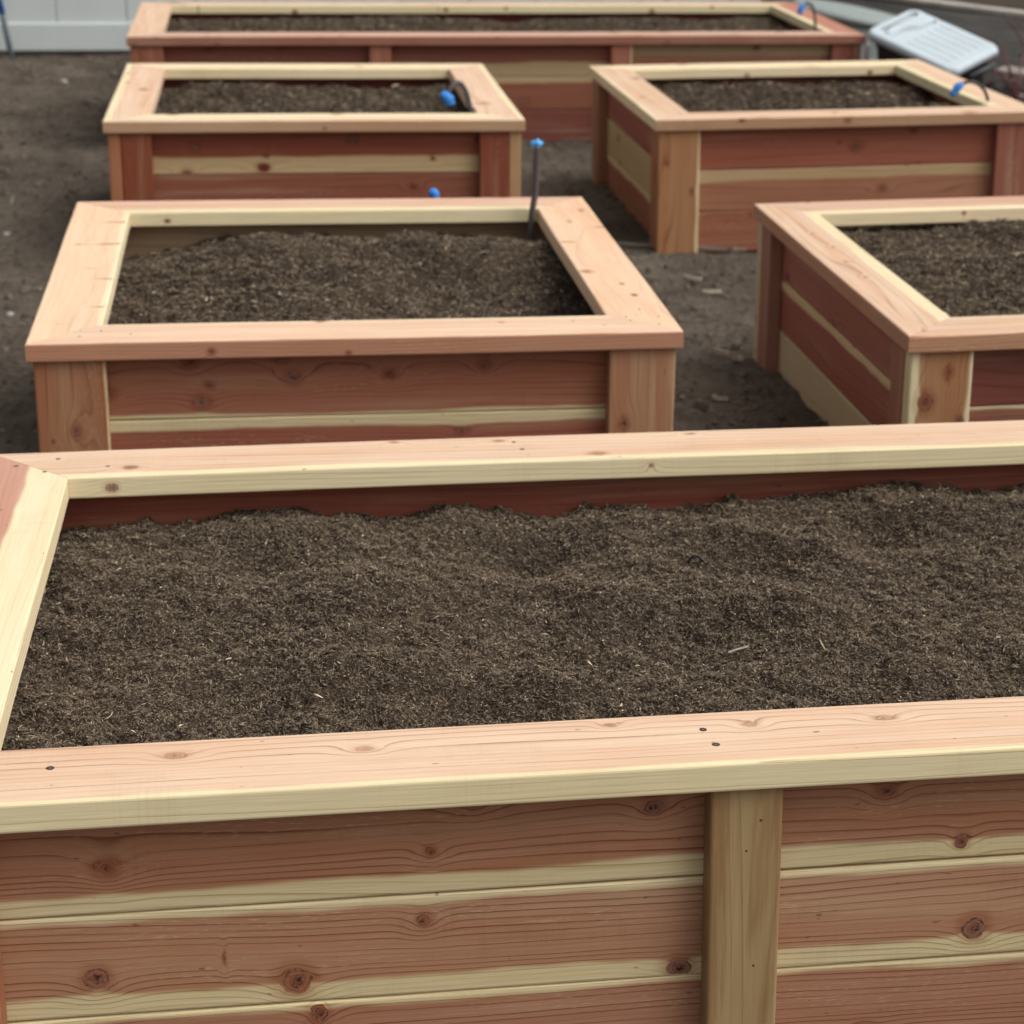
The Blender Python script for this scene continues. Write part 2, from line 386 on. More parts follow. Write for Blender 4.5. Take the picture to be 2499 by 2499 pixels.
# ---- B : square box, middle left
mBf = KN('redwood cap with one knot', knots=[(.58, .13, .006, 1.6), (.95, .10, .004)], side=[(.36, .022, .006), (.63, .03, .004)], lc=.7, spots=[(.10, .05, .003), (.14, .09, .003), (.20, .06, .003), (1.16, .06, .003), (1.22, .09, .003), (1.10, .10, .003)])
mB1 = KN('redwood knotty board', knots=[(.095, .058, .012), (.285, .035, .011), (.265, .118, .010), (.470, .082, .011), (.300, .07, .007), (.665, .085, .009), (.860, .100, .008), (.445, .125, .008), (.02, .06, .010)])
mB2 = KN('redwood lower board', knots=[(.815, .098, .008)])
mBpl = KN('redwood trim with loop', knots=[(.30, .075, .009, 1.5), (.28, .03, .003)], linef=50)
mBpr = KN('redwood tan trim', knots=[(.285, .105, .009, 1.4)], linef=60, streak=(.36, .16, .08))
mBl = KN('redwood pale cap', knots=[(.52, .128, .022, .16), (.28, .128, .018, .15), (.86, .118, .030, .14), (1.10, .118, .026, .14), (.86, .045, .016, .14), (.62, .085, .012, .15)], lc=.35, spots=[(.05, .06, .003), (.10, .10, .0025), (.15, .05, .002), (.18, .09, .002)], linef=40)
mBr = KN('redwood pale cap right', knots=[(.52, .12, .011, 1.0), (.82, .118, .020, .2), (.30, .05, .006), (1.18, .03, .006), (.98, .012, .016, .25), (.40, .06, .004), (1.05, .08, .005)], lc=.35, spots=[(.06, .04, .003), (.12, .10, .003), (.18, .06, .003)], linef=40)
B_par = (-1.08275, 3.84861, 0.157964, 1.31618, 1.35278, 0.00333, -0.00349, -0.00005)
planter(*B_par, 'square redwood planter box in the middle left, dark pipe standing in its back corner',
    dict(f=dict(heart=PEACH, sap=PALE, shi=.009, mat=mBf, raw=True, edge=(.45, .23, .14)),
         b=dict(heart=PINK, sap=SAP, shi=.030),
         l=dict(heart=(.76, .54, .36), sap=PALE, shi=.012, mat=mBl, raw=True),
         r=dict(heart=(.74, .51, .34), sap=PALE, mat=mBr, raw=True)),
    [dict(heart=(.33, .135, .080), sap=SAPB, slo=.006, mat=mB1, raw=True),
     dict(heart=(.32, .115, .070), sap=SAPB, shi=.024, mat=mB2, raw=True),
     dict(heart=RED)],
    [dict(heart=BROWN)] * 3,
    dict(fl=dict(face=dict(heart=(.36, .165, .085), sap=SAPB, shi=.004, mat=mBpl, raw=True)),
         fr=dict(face=dict(heart=(.41, .23, .13), mat=mBpr, raw=True))),
    back=(.36, .25, .15))

# ---- A : square box behind it
planter(-1.48121, 6.30749, 0.154103, 1.31769, 1.31299, 0.01036, -0.00335, -0.00708,
    'square redwood planter box with deep red boards and one pale sapwood band, second row left',
    dict(f=dict(heart=(.74, .58, .42), sap=PALE, slo=-.02, shi=.09, edge=(.50, .32, .19)), b=dict(heart=TAN, sap=PALE, slo=.08, shi=.06),
         l=dict(heart=PEACH, sap=PALE, slo=.026), r=dict(heart=PEACH, sap=PALE, slo=.022)),
    [dict(heart=(.27, .078, .042), sap=(.55, .40, .22), slo=.056), dict(heart=(.26, .092, .054)), dict(heart=RED)],
    [dict(heart=BROWN)] * 3,
    dict(fl=dict(face=dict(heart=(.24, .065, .030)), side=dict(heart=(.38, .16, .08))),
         fr=dict(face=dict(heart=(.23, .06, .030)), side=dict(heart=(.44, .26, .13)))),
    back=(.20, .045, .03), sidefirst=True)

# ---- C : square box, second row right
planter(0.248304, 6.62897, 0.167109, 1.31824, 1.30855, 0.00169, 0.01330, -0.01018,
    'square redwood planter box in the second row right, beside the grey plastic tote',
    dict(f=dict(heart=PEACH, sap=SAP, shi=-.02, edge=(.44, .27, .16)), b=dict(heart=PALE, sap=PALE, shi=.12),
         l=dict(heart=TAN, sap=PALE, slo=.012), r=dict(heart=TAN, sap=SAP, shi=.035)),
    [dict(heart=(.33, .110, .065), sap=SAPB), dict(heart=(.33, .15, .085), sap=(.48, .33, .18), shi=.036), dict(heart=(.31, .125, .072))],
    [dict(heart=(.34, .12, .09)), dict(heart=(.50, .38, .22), sap=(.52, .42, .24), slo=.1, shi=.05), dict(heart=(.33, .15, .09), sap=SAPB, shi=.018)],
    dict(fl=dict(face=dict(heart=(.37, .19, .09), sap=SAPB, shi=.006), side=dict(heart=(.36, .18, .10))),
         fr=dict(face=dict(heart=(.30, .115, .075))),
         bl=dict(face=dict(heart=TANB), side=dict(heart=(.33, .17, .10)))),
    back=(.20, .045, .03))

# ---- D : box at the right edge
mDp = KN('redwood trim with swirling knots', knots=[(.335, .038, .016, 1.3), (.40, .085, .009, 1.3), (.29, .118, .008, 1.5)], spots=[(.245, .032, .003)], linef=75)
mDl = KN('redwood cap with wavy figure', knots=[(.02, .04, .003), (.03, .10, .003), (.95, .06, .004), (.8, .07, .004), (.65, .06, .004), (.5, .06, .004)], spots=[(.06, .05, .003), (.05, .09, .003), (.10, .11, .003)])
planter(0.697655, 4.134532, 0.172123, 1.81302, 1.32052, -0.01116, 0.00997, 0.00388,
    'redwood planter box cut off by the right edge, pale lowest board on its side',
    dict(f=dict(heart=PEACH, sap=PALE, shi=.010, edge=(.52, .31, .19)), b=dict(heart=PINK, sap=PALE, shi=.030),
         l=dict(heart=PEACH, sap=PALE, shi=.036, mat=mDl, raw=True, edge=(.50, .29, .185)), r=dict(heart=PINK)),
    [dict(heart=(.23, .082, .062)), dict(heart=(.30, .13, .085), sap=SAPB, shi=.004), dict(heart=RED)],
    [dict(heart=(.35, .155, .115)), dict(heart=(.35, .145, .105), sap=SAPB, shi=.020), dict(heart=SAPG, sap=SAPG, slo=.07, shi=.07, mat=WOODPLAIN)],
    dict(fl=dict(face=dict(heart=(.42, .22, .11), sap=SAP, slo=.014, shi=.010, mat=mDp, raw=True), side=dict(heart=(.34, .17, .105))),
         bl=dict(face=dict(heart=SAPG, sap=SAPG, slo=.05), side=dict(heart=(.36, .20, .145), mat=WOODPLAIN))),
    back=(.52, .44, .27))

# ---- E : long box at the back
Epost = [0.05, 1.028, 2.045, 3.05]
planter(-1.85231, 8.39313, 0.156943, 3.10047, 1.26842, -0.00193, 0.00062, -0.00474,
    'longest redwood planter box at the back, standing along the pale vinyl fence',
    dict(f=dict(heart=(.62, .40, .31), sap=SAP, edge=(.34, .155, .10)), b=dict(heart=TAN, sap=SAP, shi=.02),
         l=dict(heart=PEACH, sap=SAP), r=dict(heart=(.46, .21, .145), sap=SAP, shi=.03)),
    [None, None, None], [dict(heart=BROWN)] * 3,
    dict(fl=dict(face=dict(heart=(.30, .11, .065)), side=dict(heart=(.32, .14, .08))),
         fr=dict(face=dict(heart=(.24, .08, .055)), side=dict(heart=(.32, .15, .09)))),
    mids=[(.984, dict(heart=(.33, .13, .085))), (2.0, dict(heart=(.33, .13, .085), sap=SAPB, shi=.006))],
    back=(.20, .045, .03), sidefirst=True,
    per_bay=dict(cuts=Epost, boards=[
        [dict(heart=(.24, .085, .055)), dict(heart=RED), dict(heart=RED)],
        [dict(heart=(.24, .085, .055), sap=(.45, .33, .19), slo=.060), dict(heart=(.28, .11, .065), sap=(.50, .36, .20), shi=.022), dict(heart=(.20, .065, .045))],
        [dict(heart=(.34, .16, .10), sap=(.45, .33, .19), shi=.05), dict(heart=(.26, .09, .06)), dict(heart=DEEP)]]))

# ------------------------------------------------------------------ numpy noise
def vnoise(x, y, scale, seed):
    r = np.random.default_rng(seed); g = r.random((256, 256))
    X = x * scale + 1000.3; Y = y * scale + 1000.7
    xi = np.floor(X).astype(int); yi = np.floor(Y).astype(int)
    fx = X - xi; fy = Y - yi
    fx = fx * fx * (3 - 2 * fx); fy = fy * fy * (3 - 2 * fy)
    a = g[xi % 256, yi % 256]; b = g[(xi + 1) % 256, yi % 256]
    c = g[xi % 256, (yi + 1) % 256]; d = g[(xi + 1) % 256, (yi + 1) % 256]
    return (a * (1 - fx) + b * fx) * (1 - fy) + (c * (1 - fx) + d * fx) * fy - 0.5

def np_mesh(name, V, Q, mi=None, attr=None, smooth=None):
    me = bpy.data.meshes.new(name)
    me.vertices.add(len(V)); me.vertices.foreach_set('co', V.astype(np.float32).ravel())
    me.loops.add(Q.size); me.loops.foreach_set('vertex_index', Q.astype(np.int32).ravel())
    me.polygons.add(len(Q)); me.polygons.foreach_set('loop_start', np.arange(0, Q.size, Q.shape[1], dtype=np.int32))
    if mi is not None: me.polygons.foreach_set('material_index', mi.astype(np.int32))
    if smooth is not None: me.polygons.foreach_set('use_smooth', smooth)
    if attr is not None:
        at = me.attributes.new('rnd', 'FLOAT', 'POINT'); at.data.foreach_set('value', attr.astype(np.float32))
    me.update(calc_edges=True); me.validate()
    return me

def grid(xs, ys):
    X, Y = np.meshgrid(xs, ys, indexing='ij'); nx, ny = X.shape
    idx = np.arange(nx * ny).reshape(nx, ny)
    Q = np.stack([idx[:-1, :-1], idx[1:, :-1], idx[1:, 1:], idx[:-1, 1:]], -1).reshape(-1, 4)
    return X.ravel(), Y.ravel(), Q

def fibres(X, Y, Z, yaw, lens, wid, r, curl=1.0):
    """curled slivers lying on the surface: 3 quads each"""
    n = len(X); S = 4
    L = lens; t = np.linspace(-.5, .5, S)[None, :]
    k = r.normal(0, 1.0, n)[:, None] * curl
    pit = r.normal(0, .38, n)[:, None]
    ang = yaw[:, None] + k * t * 2.0
    ds = (L / (S - 1))[:, None]
    dx = np.cos(ang) * ds; dy = np.sin(ang) * ds
    px = X[:, None] + np.cumsum(dx, 1) - dx.sum(1)[:, None] / 2
    py = Y[:, None] + np.cumsum(dy, 1) - dy.sum(1)[:, None] / 2
    arch = r.uniform(-.2, .6, n)[:, None] * L[:, None] * (0.25 - t * t)
    pz = Z[:, None] + pit * t * L[:, None] + arch
    tap = (1 - (2 * np.abs(t)) ** 2 * .6) * wid[:, None] / 2
    nx = -np.sin(ang) * tap; ny = np.cos(ang) * tap
    tw = r.normal(0, .5, n)[:, None] * tap
    A = np.stack([px + nx, py + ny, pz + tw], -1); B = np.stack([px - nx, py - ny, pz - tw], -1)
    V = np.stack([A, B], 2).reshape(-1, 3)
    base = (np.arange(n) * S * 2)[:, None]
    q = np.concatenate([np.stack([base + 2 * i, base + 2 * i + 1, base + 2 * i + 3, base + 2 * i + 2], -1) for i in range(S - 1)], 1).reshape(-1, 4)
    return V, q, np.repeat(r.random(n), S * 2)

def lumps(CX, CY, CZ, rr, r):
    nc = len(CX)
    dirs = np.array([(-1, -1, -.7), (1, -1, -.7), (1, 1, -.7), (-1, 1, -.7), (-.62, -.62, .6), (.62, -.62, .6), (.62, .62, .6), (-.62, .62, .6)]) * .75
    a = r.uniform(0, 6.28, nc)[:, None]; D = dirs[None] * r.uniform(.65, 1.3, (nc, 8, 1)) * np.stack([r.uniform(.6, 1.3, nc), r.uniform(.8, 1.5, nc), r.uniform(.5, 1.1, nc)], -1)[:, None]
    Dx = D[..., 0] * np.cos(a) - D[..., 1] * np.sin(a); Dy = D[..., 0] * np.sin(a) + D[..., 1] * np.cos(a)
    V = (np.stack([CX, CY, CZ], -1)[:, None] + np.stack([Dx, Dy, D[..., 2]], -1) * rr[:, None, None]).reshape(-1, 3)
    b = np.arange(nc) * 8
    Q = np.concatenate([np.stack([b + i for i in f], -1) for f in ((4, 5, 6, 7), (0, 1, 5, 4), (1, 2, 6, 5), (2, 3, 7, 6), (3, 0, 4, 7))], 0)
    return V, Q

# soil materials
def soil_mat():
    t = NT('soil base')
    p = t.n('ShaderNodeTexCoord').outputs['Object']
    a = t.noise(p, 260.0, 3.0, 0.65); b = t.noise(p, 35.0, 3.0, 0.6); c = t.noise(p, 5.0, 2.0, 0.5)
    col = t.ramp(a, [(0.30, (0.0164, 0.0112, 0.0086)), (0.50, (0.0536, 0.0393, 0.0288)), (0.66, (0.1167, 0.0876, 0.0629)), (0.80, (0.2333, 0.1854, 0.1334))])
    col = t.mix(t.mr(b, 0.35, 0.65, 0.0, 0.35), col, (0.045, 0.034, 0.027, 1))
    col = t.mix(1.0, col, t.mix(t.mr(c, 0.3, 0.7), (0.88, 0.88, 0.90, 1), (1.12, 1.08, 1.02, 1)), 'MULTIPLY')
    h = t.M('ADD', a, t.M('MULTIPLY', b, 2.0))
    return t.fin(col, 0.95, 0.1, t.bump(h, 0.9, 0.004))
def fibre_mat(name, stops):
    t = NT(name)
    return t.fin(t.ramp(t.attr('rnd', 'Fac'), stops), 0.9, 0.12)
SOIL = soil_mat()
FIB = fibre_mat('soil fibres', [(0.0, (0.0233, 0.0169, 0.0118)), (0.25, (0.0722, 0.0528, 0.0362)), (0.50, (0.1494, 0.1101, 0.0747)),
                                (0.82, (0.2391, 0.182, 0.1248)), (0.972, (0.2567, 0.1999, 0.1387)), (0.993, (0.49, 0.3818, 0.2561)), (1.0, (0.7233, 0.6065, 0.427))])

def soil(par, label, prof, base, amp, step, dens, flen, fw, seed, xmax=None, mounds=(), ridges=(), fine=1.0):
    x0, y0, yaw, W, L, dz, tx, ty = par
    root_m = Matrix.Translation((x0, y0, -H + dz - tx * W / 2 - ty * L / 2)) @ Matrix.Rotation(yaw, 4, 'Z') @ Matrix.Rotation(-tx, 4, 'Y') @ Matrix.Rotation(ty, 4, 'X')
    m = .0895
    px = np.array([p[0] for p in prof]); pz = np.array([p[1] for p in prof])
    def hf(x, y):
        yb = (L - m) - y
        pr = np.interp(x, px, pz)
        wgt = np.exp(-(np.clip(yb, 0, 9) / .16) ** 2)
        wv = x + .05 * vnoise(x, y, 6, seed + 9); wy = y + .05 * vnoise(x, y, 6, seed + 10)
        body = base + amp * (vnoise(wv, wy, 3.2, seed) * 1.9 + vnoise(wv, wy, 8, seed + 1) * .95 + vnoise(wv, wy, 17, seed + 2) * .45)
        for (mx, my, mr, mh) in mounds: body = body + mh * np.exp(-(((x - mx) ** 2 + (y - my) ** 2) / mr ** 2))
        for (ax, ay, bx, by, rr_, hh_) in ridges:
            tt = np.clip(((x - ax) * (bx - ax) + (y - ay) * (by - ay)) / ((bx - ax) ** 2 + (by - ay) ** 2), 0, 1)
            dd = np.hypot(wv - ax - tt * (bx - ax), wy - ay - tt * (by - ay)); body = body + hh_ * np.exp(-(dd / rr_) ** 2)
        z = body * (1 - wgt) + pr * wgt
        z = z + fine * (.012 * vnoise(x, y, 30, seed + 3) + .0105 * vnoise(x, y, 75, seed + 4) + .0055 * vnoise(x, y, 170, seed + 5))
        return np.minimum(z, -.028 + .004 * vnoise(x, y, 60, seed + 6))
    xs = np.arange(m, W - m, step); ys = np.arange(m, L - m, step)
    X, Y, Q = grid(xs, ys); Z = hf(X, Y)
    V = np.stack([X, Y, Z], -1); nb = len(V)
    r = np.random.default_rng(seed + 50)
    xm = xmax or (W - m)
    n = int(dens * (xm - m) * (L - 2 * m))
    FX = r.uniform(m + .004, xm - .004, n); FY = r.uniform(m + .004, L - m - .006, n)
    FZ = hf(FX, FY) + r.uniform(0.0003, .003, n)
    ln = flen * np.exp(r.normal(0, .45, n)); ww = fw * np.exp(r.normal(0, .35, n))
    rare = r.random(n) < .0004
    ln[rare] *= 3; ww[rare] *= 1.4
    V2, Q2, A2 = fibres(FX, FY, FZ, r.uniform(0, 6.28, n), ln, ww, r)
    inside = V2[:, 0] < W - m
    V2[:, 0] = np.clip(V2[:, 0], m, W - m); V2[:, 1] = np.clip(V2[:, 1], m, L - m)
    # crumbs: little squashed octahedra
    nc = n // 7
    CX = r.uniform(m + .004, xm - .004, nc); CY = r.uniform(m + .004, L - m - .006, nc); rr = fw * 1.2 * np.exp(r.normal(0, .5, nc)); rr = np.minimum(rr, fw * 2.6); big = r.random(nc) < .004; rr[big] *= 1.6
    CZ = hf(CX, CY) + rr * .4
    V3, Q3 = lumps(CX, CY, CZ, rr, r)
    VV = np.concatenate([V, V2, V3]); QQ = np.concatenate([Q, Q2 + nb, Q3 + nb + len(V2)])
    mi = np.concatenate([np.zeros(len(Q)), np.ones(len(Q2) + len(Q3))])
    at = np.concatenate([np.zeros(nb), A2, np.repeat(np.where(big, .12, r.random(nc) * .62), 8)])
    sm = np.zeros(len(QQ), dtype=bool); sm[:len(Q)] = True
    me = np_mesh('soil', VV, QQ, mi, at, sm)
    o = link('soil', me, [SOIL, FIB]); o.matrix_world = root_m
    tag(o, label, 'soil', 'soil filling the planter boxes', 'stuff')
    return hf, root_m

pN = [(0.0, -.112), (0.123, -0.109), (0.204, -0.104), (0.261, -0.096), (0.298, -0.106), (0.346, -0.099), (0.394, -0.087), (0.458, -0.086), (0.521, -0.088), (0.563, -0.1), (0.601, -0.099), (0.639, -0.106), (0.698, -0.106), (0.754, -0.091), (0.806, -0.091), (0.852, -0.103), (0.935, -0.116), (0.982, -0.107), (1.008, -0.1), (1.085, -0.104), (1.146, -0.111), (1.193, -0.109), (1.233, -0.097), (1.315, -0.097), (1.431, -0.09), (1.482, -0.084), (1.569, -0.084), (1.639, -0.089), (1.724, -0.099), (1.792, -0.096)]
pB = [(0.0, -.15), (0.115, -0.135), (0.198, -0.115), (0.261, -0.102), (0.387, -0.078), (0.47, -0.078), (0.596, -0.072), (0.691, -0.078), (0.776, -0.090), (0.85, -0.100), (0.936, -0.085), (1.022, -0.088), (1.108, -0.09), (1.174, -0.11)]
pA = [(0.128, -0.090), (0.18, -0.072), (0.285, -0.053), (0.374, -0.055), (0.463, -0.067), (0.553, -0.082), (0.673, -0.08), (0.734, -0.068), (0.855, -0.073), (0.961, -0.093), (1.038, -0.089), (1.13, -0.064), (1.191, -0.067)]
pC = [(0.239, -0.063), (0.367, -0.061), (0.496, -0.068), (0.642, -0.074), (0.772, -0.074), (0.903, -0.071), (0.984, -0.06), (1.084, -0.076), (1.203, -0.109), (1.286, -0.105)]
pD = [(0.1, -.06), (0.213, -0.057), (0.305, -0.059), (0.442, -0.058), (0.539, -0.044), (0.578, -0.03), (1.7, -.03)]
pE = [(0.122, -0.098), (0.179, -0.07), (0.328, -0.075), (0.478, -0.064), (0.666, -0.061), (0.855, -0.061), (1.046, -0.061), (1.238, -0.055), (1.353, -0.065), (1.527, -0.08), (1.722, -0.089), (1.819, -0.065), (2.015, -0.065), (2.213, -0.065), (2.411, -0.061), (2.612, -0.084), (2.772, -0.065), (2.933, -0.057)]
soil(N_par, 'dark fibrous soil with tan slivers filling the foreground planter box', pN, -.094, .030, .0028, 210000, .0046, .00110, 100, xmax=2.0,
     mounds=[(.52, 1.09, .10, .045), (.77, 1.09, .08, .034), (.87, .99, .080, -.062), (.45, .97, .09, -.040), (.14, .55, .12, -.04), (.14, 1.0, .08, .016), (1.46, .97, .085, -.048), (1.36, .68, .16, .026), (1.05, .54, .10, -.026), (1.75, .95, .2, .04), (.62, .74, .15, .024), (.33, .78, .11, .018), (.85, .72, .10, -.02), (.35, .42, .12, -.02)],
     ridges=[(.97, 1.11, 1.07, 1.07, .062, .062), (1.15, 1.00, 1.32, .84, .050, .044), (1.5, 1.08, 1.8, 1.0, .06, .045), (.55, .5, .9, .42, .045, .028), (.95, .70, 1.2, .62, .04, .022)])
soil(B_par, 'dark mounded soil in the square planter box with the standing pipe', pB, -.078, .038, .006, 42000, .0105, .0018, 200,
     mounds=[(.55, .98, .34, .034), (.13, 1.15, .12, -.02), (.2, .3, .16, -.02), (1.12, .62, .15, -.03), (.80, .68, .12, -.016)],
     ridges=[(.85, 1.02, .98, .86, .07, .026)], fine=1.2)
D_par = (0.697655, 4.134532, 0.172123, 1.81302, 1.32052, -0.01116, 0.00997, 0.00388)
soil(D_par, 'brown soil heaped nearly to the rim of the planter box at the right edge', pD, -.055, .026, .006, 42000, .0105, .0018, 300)
A_par = (-1.48121, 6.30749, 0.154103, 1.31769, 1.31299, 0.01036, -0.00335, -0.00708)
soil(A_par, 'brown soil in the second row left planter box, a blue taped tube over it', pA, -.072, .036, .008, 15000, .014, .0026, 400, mounds=[(.35, 1.05, .18, .024), (.75, .9, .14, -.016), (1.0, 1.05, .1, .016)], fine=1.5)
C_par = (0.248304, 6.62897, 0.167109, 1.31824, 1.30855, 0.00169, 0.01330, -0.01018)
soil(C_par, 'brown hollowed soil in the second row right planter box', pC, -.078, .040, .008, 15000, .014, .0026, 500, mounds=[(1.02, .42, .16, .035), (.62, .85, .22, .030), (.55, .45, .2, -.02), (.95, .95, .12, -.03)], fine=1.5)
E_par = (-1.85231, 8.39313, 0.156943, 3.10047, 1.26842, -0.00193, 0.00062, -0.00474)
soil(E_par, 'brown soil in the long planter box by the fence', pE, -.070, .030, .010, 9000, .016, .003, 600)

# ------------------------------------------------------------------ ground
def ground_mat():
    t = NT('packed dirt')
    p = t.geo()
    a = t.noise(p, 6.0, 5.0, 0.62); b = t.noise(p, 42.0, 4.0, 0.65); c = t.noise(p, 1.1, 3.0, 0.5); d = t.noise(p, 190.0, 2.0, 0.6)
    col = t.ramp(b, [(0.28, (0.060, 0.045, 0.034)), (0.50, (0.118, 0.093, 0.071)), (0.72, (0.205, 0.166, 0.126))])
    col = t.mix(t.mr(a, 0.38, 0.66, 0.0, 0.6), col, (0.165, 0.135, 0.103, 1))
    col = t.mix(t.mr(c, 0.55, 0.38, 0.0, 0.55), col, (0.060, 0.048, 0.039, 1))
    col = t.mix(t.mr(d, 0.64, 0.78, 0.0, 0.5), col, (0.22, 0.19, 0.15, 1))
    sw = t.noise(p, 2.4, 6.0, 0.7, 1.6)
    col = t.mix(t.mr(sw, .50, .62, 0, .35), col, (0.175, 0.146, 0.112, 1))
    col = t.mix(t.mr(sw, .46, .36, 0, .40), col, (0.045, 0.034, 0.027, 1))
    h = t.M('ADD', t.M('ADD', t.M('MULTIPLY', b, 1.5), t.M('MULTIPLY', d, 0.4)), t.M('MULTIPLY', sw, 2.0))
    return t.fin(col, 0.95, 0.08, t.bump(h, 0.9, 0.022))
def axis(a, b, step, far):
    inner = np.arange(a, b, step)
    lo = a - np.geomspace(step * 2, far, 26)[::-1]; hi = b + np.geomspace(step * 2, far, 26)
    return np.concatenate([lo, inner, hi])
def gz(X, Y):
    rough = np.clip(vnoise(X, Y, .9, 31) * 2 + .7, .25, 1.3)
    Z = .030 * vnoise(X, Y, 1.1, 21) + .030 * rough * vnoise(X, Y, 4.2, 22) + .022 * rough * vnoise(X, Y, 11, 23) + .012 * rough * vnoise(X, Y, 27, 24)
    # loose tilled heap along the fence
    cx, sx = math.cos(.157), math.sin(.157)
    d = -(X + 3.123) * sx + (Y - 11.065) * cx
    Z = Z + .05 * np.exp(-((d + .75) / .40) ** 2) * (1 + 1.6 * vnoise(X, Y, 7, 26)) * (X < -1.9)
    for (bx, by, ba, bw_, bl_) in ((-1.48121, 6.30749, .154, 1.318, 1.313), (-1.08275, 3.84861, .158, 1.316, 1.353), (.248304, 6.62897, .167, 1.318, 1.309), (.697655, 4.134532, .172, 1.813, 1.32), (-1.85231, 8.39313, .157, 3.1, 1.268)):
        c_, s_ = math.cos(ba), math.sin(ba); lx_ = (X - bx) * c_ + (Y - by) * s_; ly_ = -(X - bx) * s_ + (Y - by) * c_
        dd = np.hypot(np.maximum(np.maximum(-lx_, lx_ - bw_), 0), np.maximum(np.maximum(-ly_, ly_ - bl_), 0))
        wv = np.exp(-(dd / .11) ** 2)
        Z = Z * (1 - .75 * wv) + wv * (.012 + .016 * vnoise(X, Y, 13, 41) + .014 * vnoise(X, Y, 34, 42))
    return Z
X, Y, Q = grid(axis(-4.5, 4.0, .022, 60), axis(2.6, 12.6, .022, 60))
Z = ZG + gz(X, Y) * ((np.abs(X) < 8) & (Y < 16) & (Y > -2)) - .008
me = np_mesh('ground', np.stack([X, Y, Z], -1), Q, smooth=np.ones(len(Q), dtype=bool))
g = link('ground', me, ground_mat()); tag(g, 'packed brown dirt ground between the planter boxes', 'ground', kind='structure')
g['kind'] = 'structure'

# bits lying on the dirt, too many to count
r = np.random.default_rng(77)
n = 9000
FX = r.uniform(-4, 3.2, n); FY = r.uniform(3.2, 12.3, n)
V2, Q2, A2 = fibres(FX, FY, ZG + gz(FX, FY) + r.uniform(0, .004, n), r.uniform(0, 6.28, n), .030 * np.exp(r.normal(0, .5, n)), .0035 * np.exp(r.normal(0, .4, n)), r, .6)
nc = 26000
CX = r.uniform(-4.2, 3.4, nc); CY = r.uniform(3.2, 12.4, nc); rr = .0042 * np.exp(r.normal(0, .55, nc)); CZ = ZG + gz(CX, CY) + rr * .1
V3, Q3 = lumps(CX, CY, CZ, rr, r)
me = np_mesh('dirt_crumbs', np.concatenate([V2, V3]), np.concatenate([Q2, Q3 + len(V2)]), attr=np.concatenate([A2 * .97, np.repeat(r.random(nc) * .8, 8)]))
o = link('dirt_crumbs', me, fibre_mat('dirt crumbs', [(0.0, (0.050, 0.038, 0.029)), (0.5, (0.105, 0.082, 0.062)), (0.85, (0.17, 0.137, 0.104)), (0.97, (0.26, 0.22, 0.18)), (1.0, (0.42, 0.37, 0.30))]))
tag(o, 'small clods, chips and pebbles scattered over the dirt', 'debris', kind='stuff')

# countable scraps of pale wood on the dirt
def simple(name, col, rough=.6, spec=.3, var=.12, nscale=30., metal=0., bump=0.2):
    t = NT(name); p = t.n('ShaderNodeTexCoord').outputs['Object']
    a = t.noise(p, nscale, 3.0, .6)
    lo = tuple(c * (1 - var) for c in col); hi = tuple(min(1, c * (1 + var)) for c in col)
    return t.fin(t.mix(t.mr(a, .3, .7), (*lo, 1), (*hi, 1)), rough, spec, t.bump(a, bump, .002), metal)
CHIP = simple('pale split wood', (.36, .31, .24), .8, .2, .2, 60)
def sliver(name, x, y, ang, ln, wd, th, label, cat, grp, dz=.006, mat=None):
    if cat == 'wood scrap': ln *= .8; wd *= .72
    vs = []; k = 6
    for i in range(k + 1):
        f = i / k; ww = wd * (.5 + .5 * math.sin(math.pi * (f * .8 + .1))) * random.uniform(.8, 1.1); off = wd * .4 * math.sin(f * 5 + x * 9)
        for s_, h_ in ((-1, 0), (1, 0), (.8, 1), (-.7, 1)):
            vs.append(((f - .5) * ln, off * .5 + s_ * ww / 2, h_ * th * random.uniform(.75, 1.1)))
    fs = []
    for i in range(k):
        a = i * 4
        for j in range(4): fs.append((a + j, a + (j + 1) % 4, a + 4 + (j + 1) % 4, a + 4 + j))
    fs += [(3, 2, 1, 0), tuple(k * 4 + j for j in range(4))]
    me = mesh(name, vs, fs); fix_normals(me)
    o = link(name, me, mat or CHIP); z = ZG + float(gz(np.array([x]), np.array([y]))[0])
    o.location = (x, y, z - .008 + dz); o.rotation_euler = (random.uniform(-.08, .08), random.uniform(-.06, .06), ang)
    return tag(o, label, cat, grp)
G = 'pale wood scraps on the dirt'
sliver('wood_scrap', .365, 6.38, -.5, .075, .022, .010, 'tilted pale wood scrap on dirt nearest the front corner of the tan corner board', 'wood scrap', G)
sliver('wood_scrap', .415, 6.17, .02, .075, .017, .010, 'flat rectangular pale wood scrap on dirt, lying parallel to the box fronts', 'wood scrap', G)
sliver('wood_scrap', .395, 5.46, -.75, .070, .016, .012, 'long pale wood scrap of the close pair lying in the dirt aisle', 'wood scrap', G)
sliver('wood_scrap', .442, 5.40, -.6, .042, .020, .012, 'short stubby whitish scrap of the close pair in the dirt aisle', 'wood scrap', G)
sliver('wood_scrap', .372, 5.05, -.55, .055, .018, .010, 'pale wood scrap beside the foot of the right edge planter box', 'wood scrap', G)
sliver('wood_scrap', .02, 6.14, .55, .11, .012, .006, 'thin grey wood sliver on dirt right of the middle left box', 'wood scrap', G)
sliver('wood_scrap', -.158, 7.93, .1, .042, .03, .015, 'small white scrap on dirt beyond the blue topped pipe', 'wood scrap', G)
sliver('stick', .33, 6.70, -.03, .46, .010, .008, 'thin grey stick lying against the foot of the tan corner board', 'stick', None, .014, simple('grey stick', (.20, .17, .145), .8))
PEB = simple('grey pebble', (.30, .28, .26), .8, .2, .2, 40)
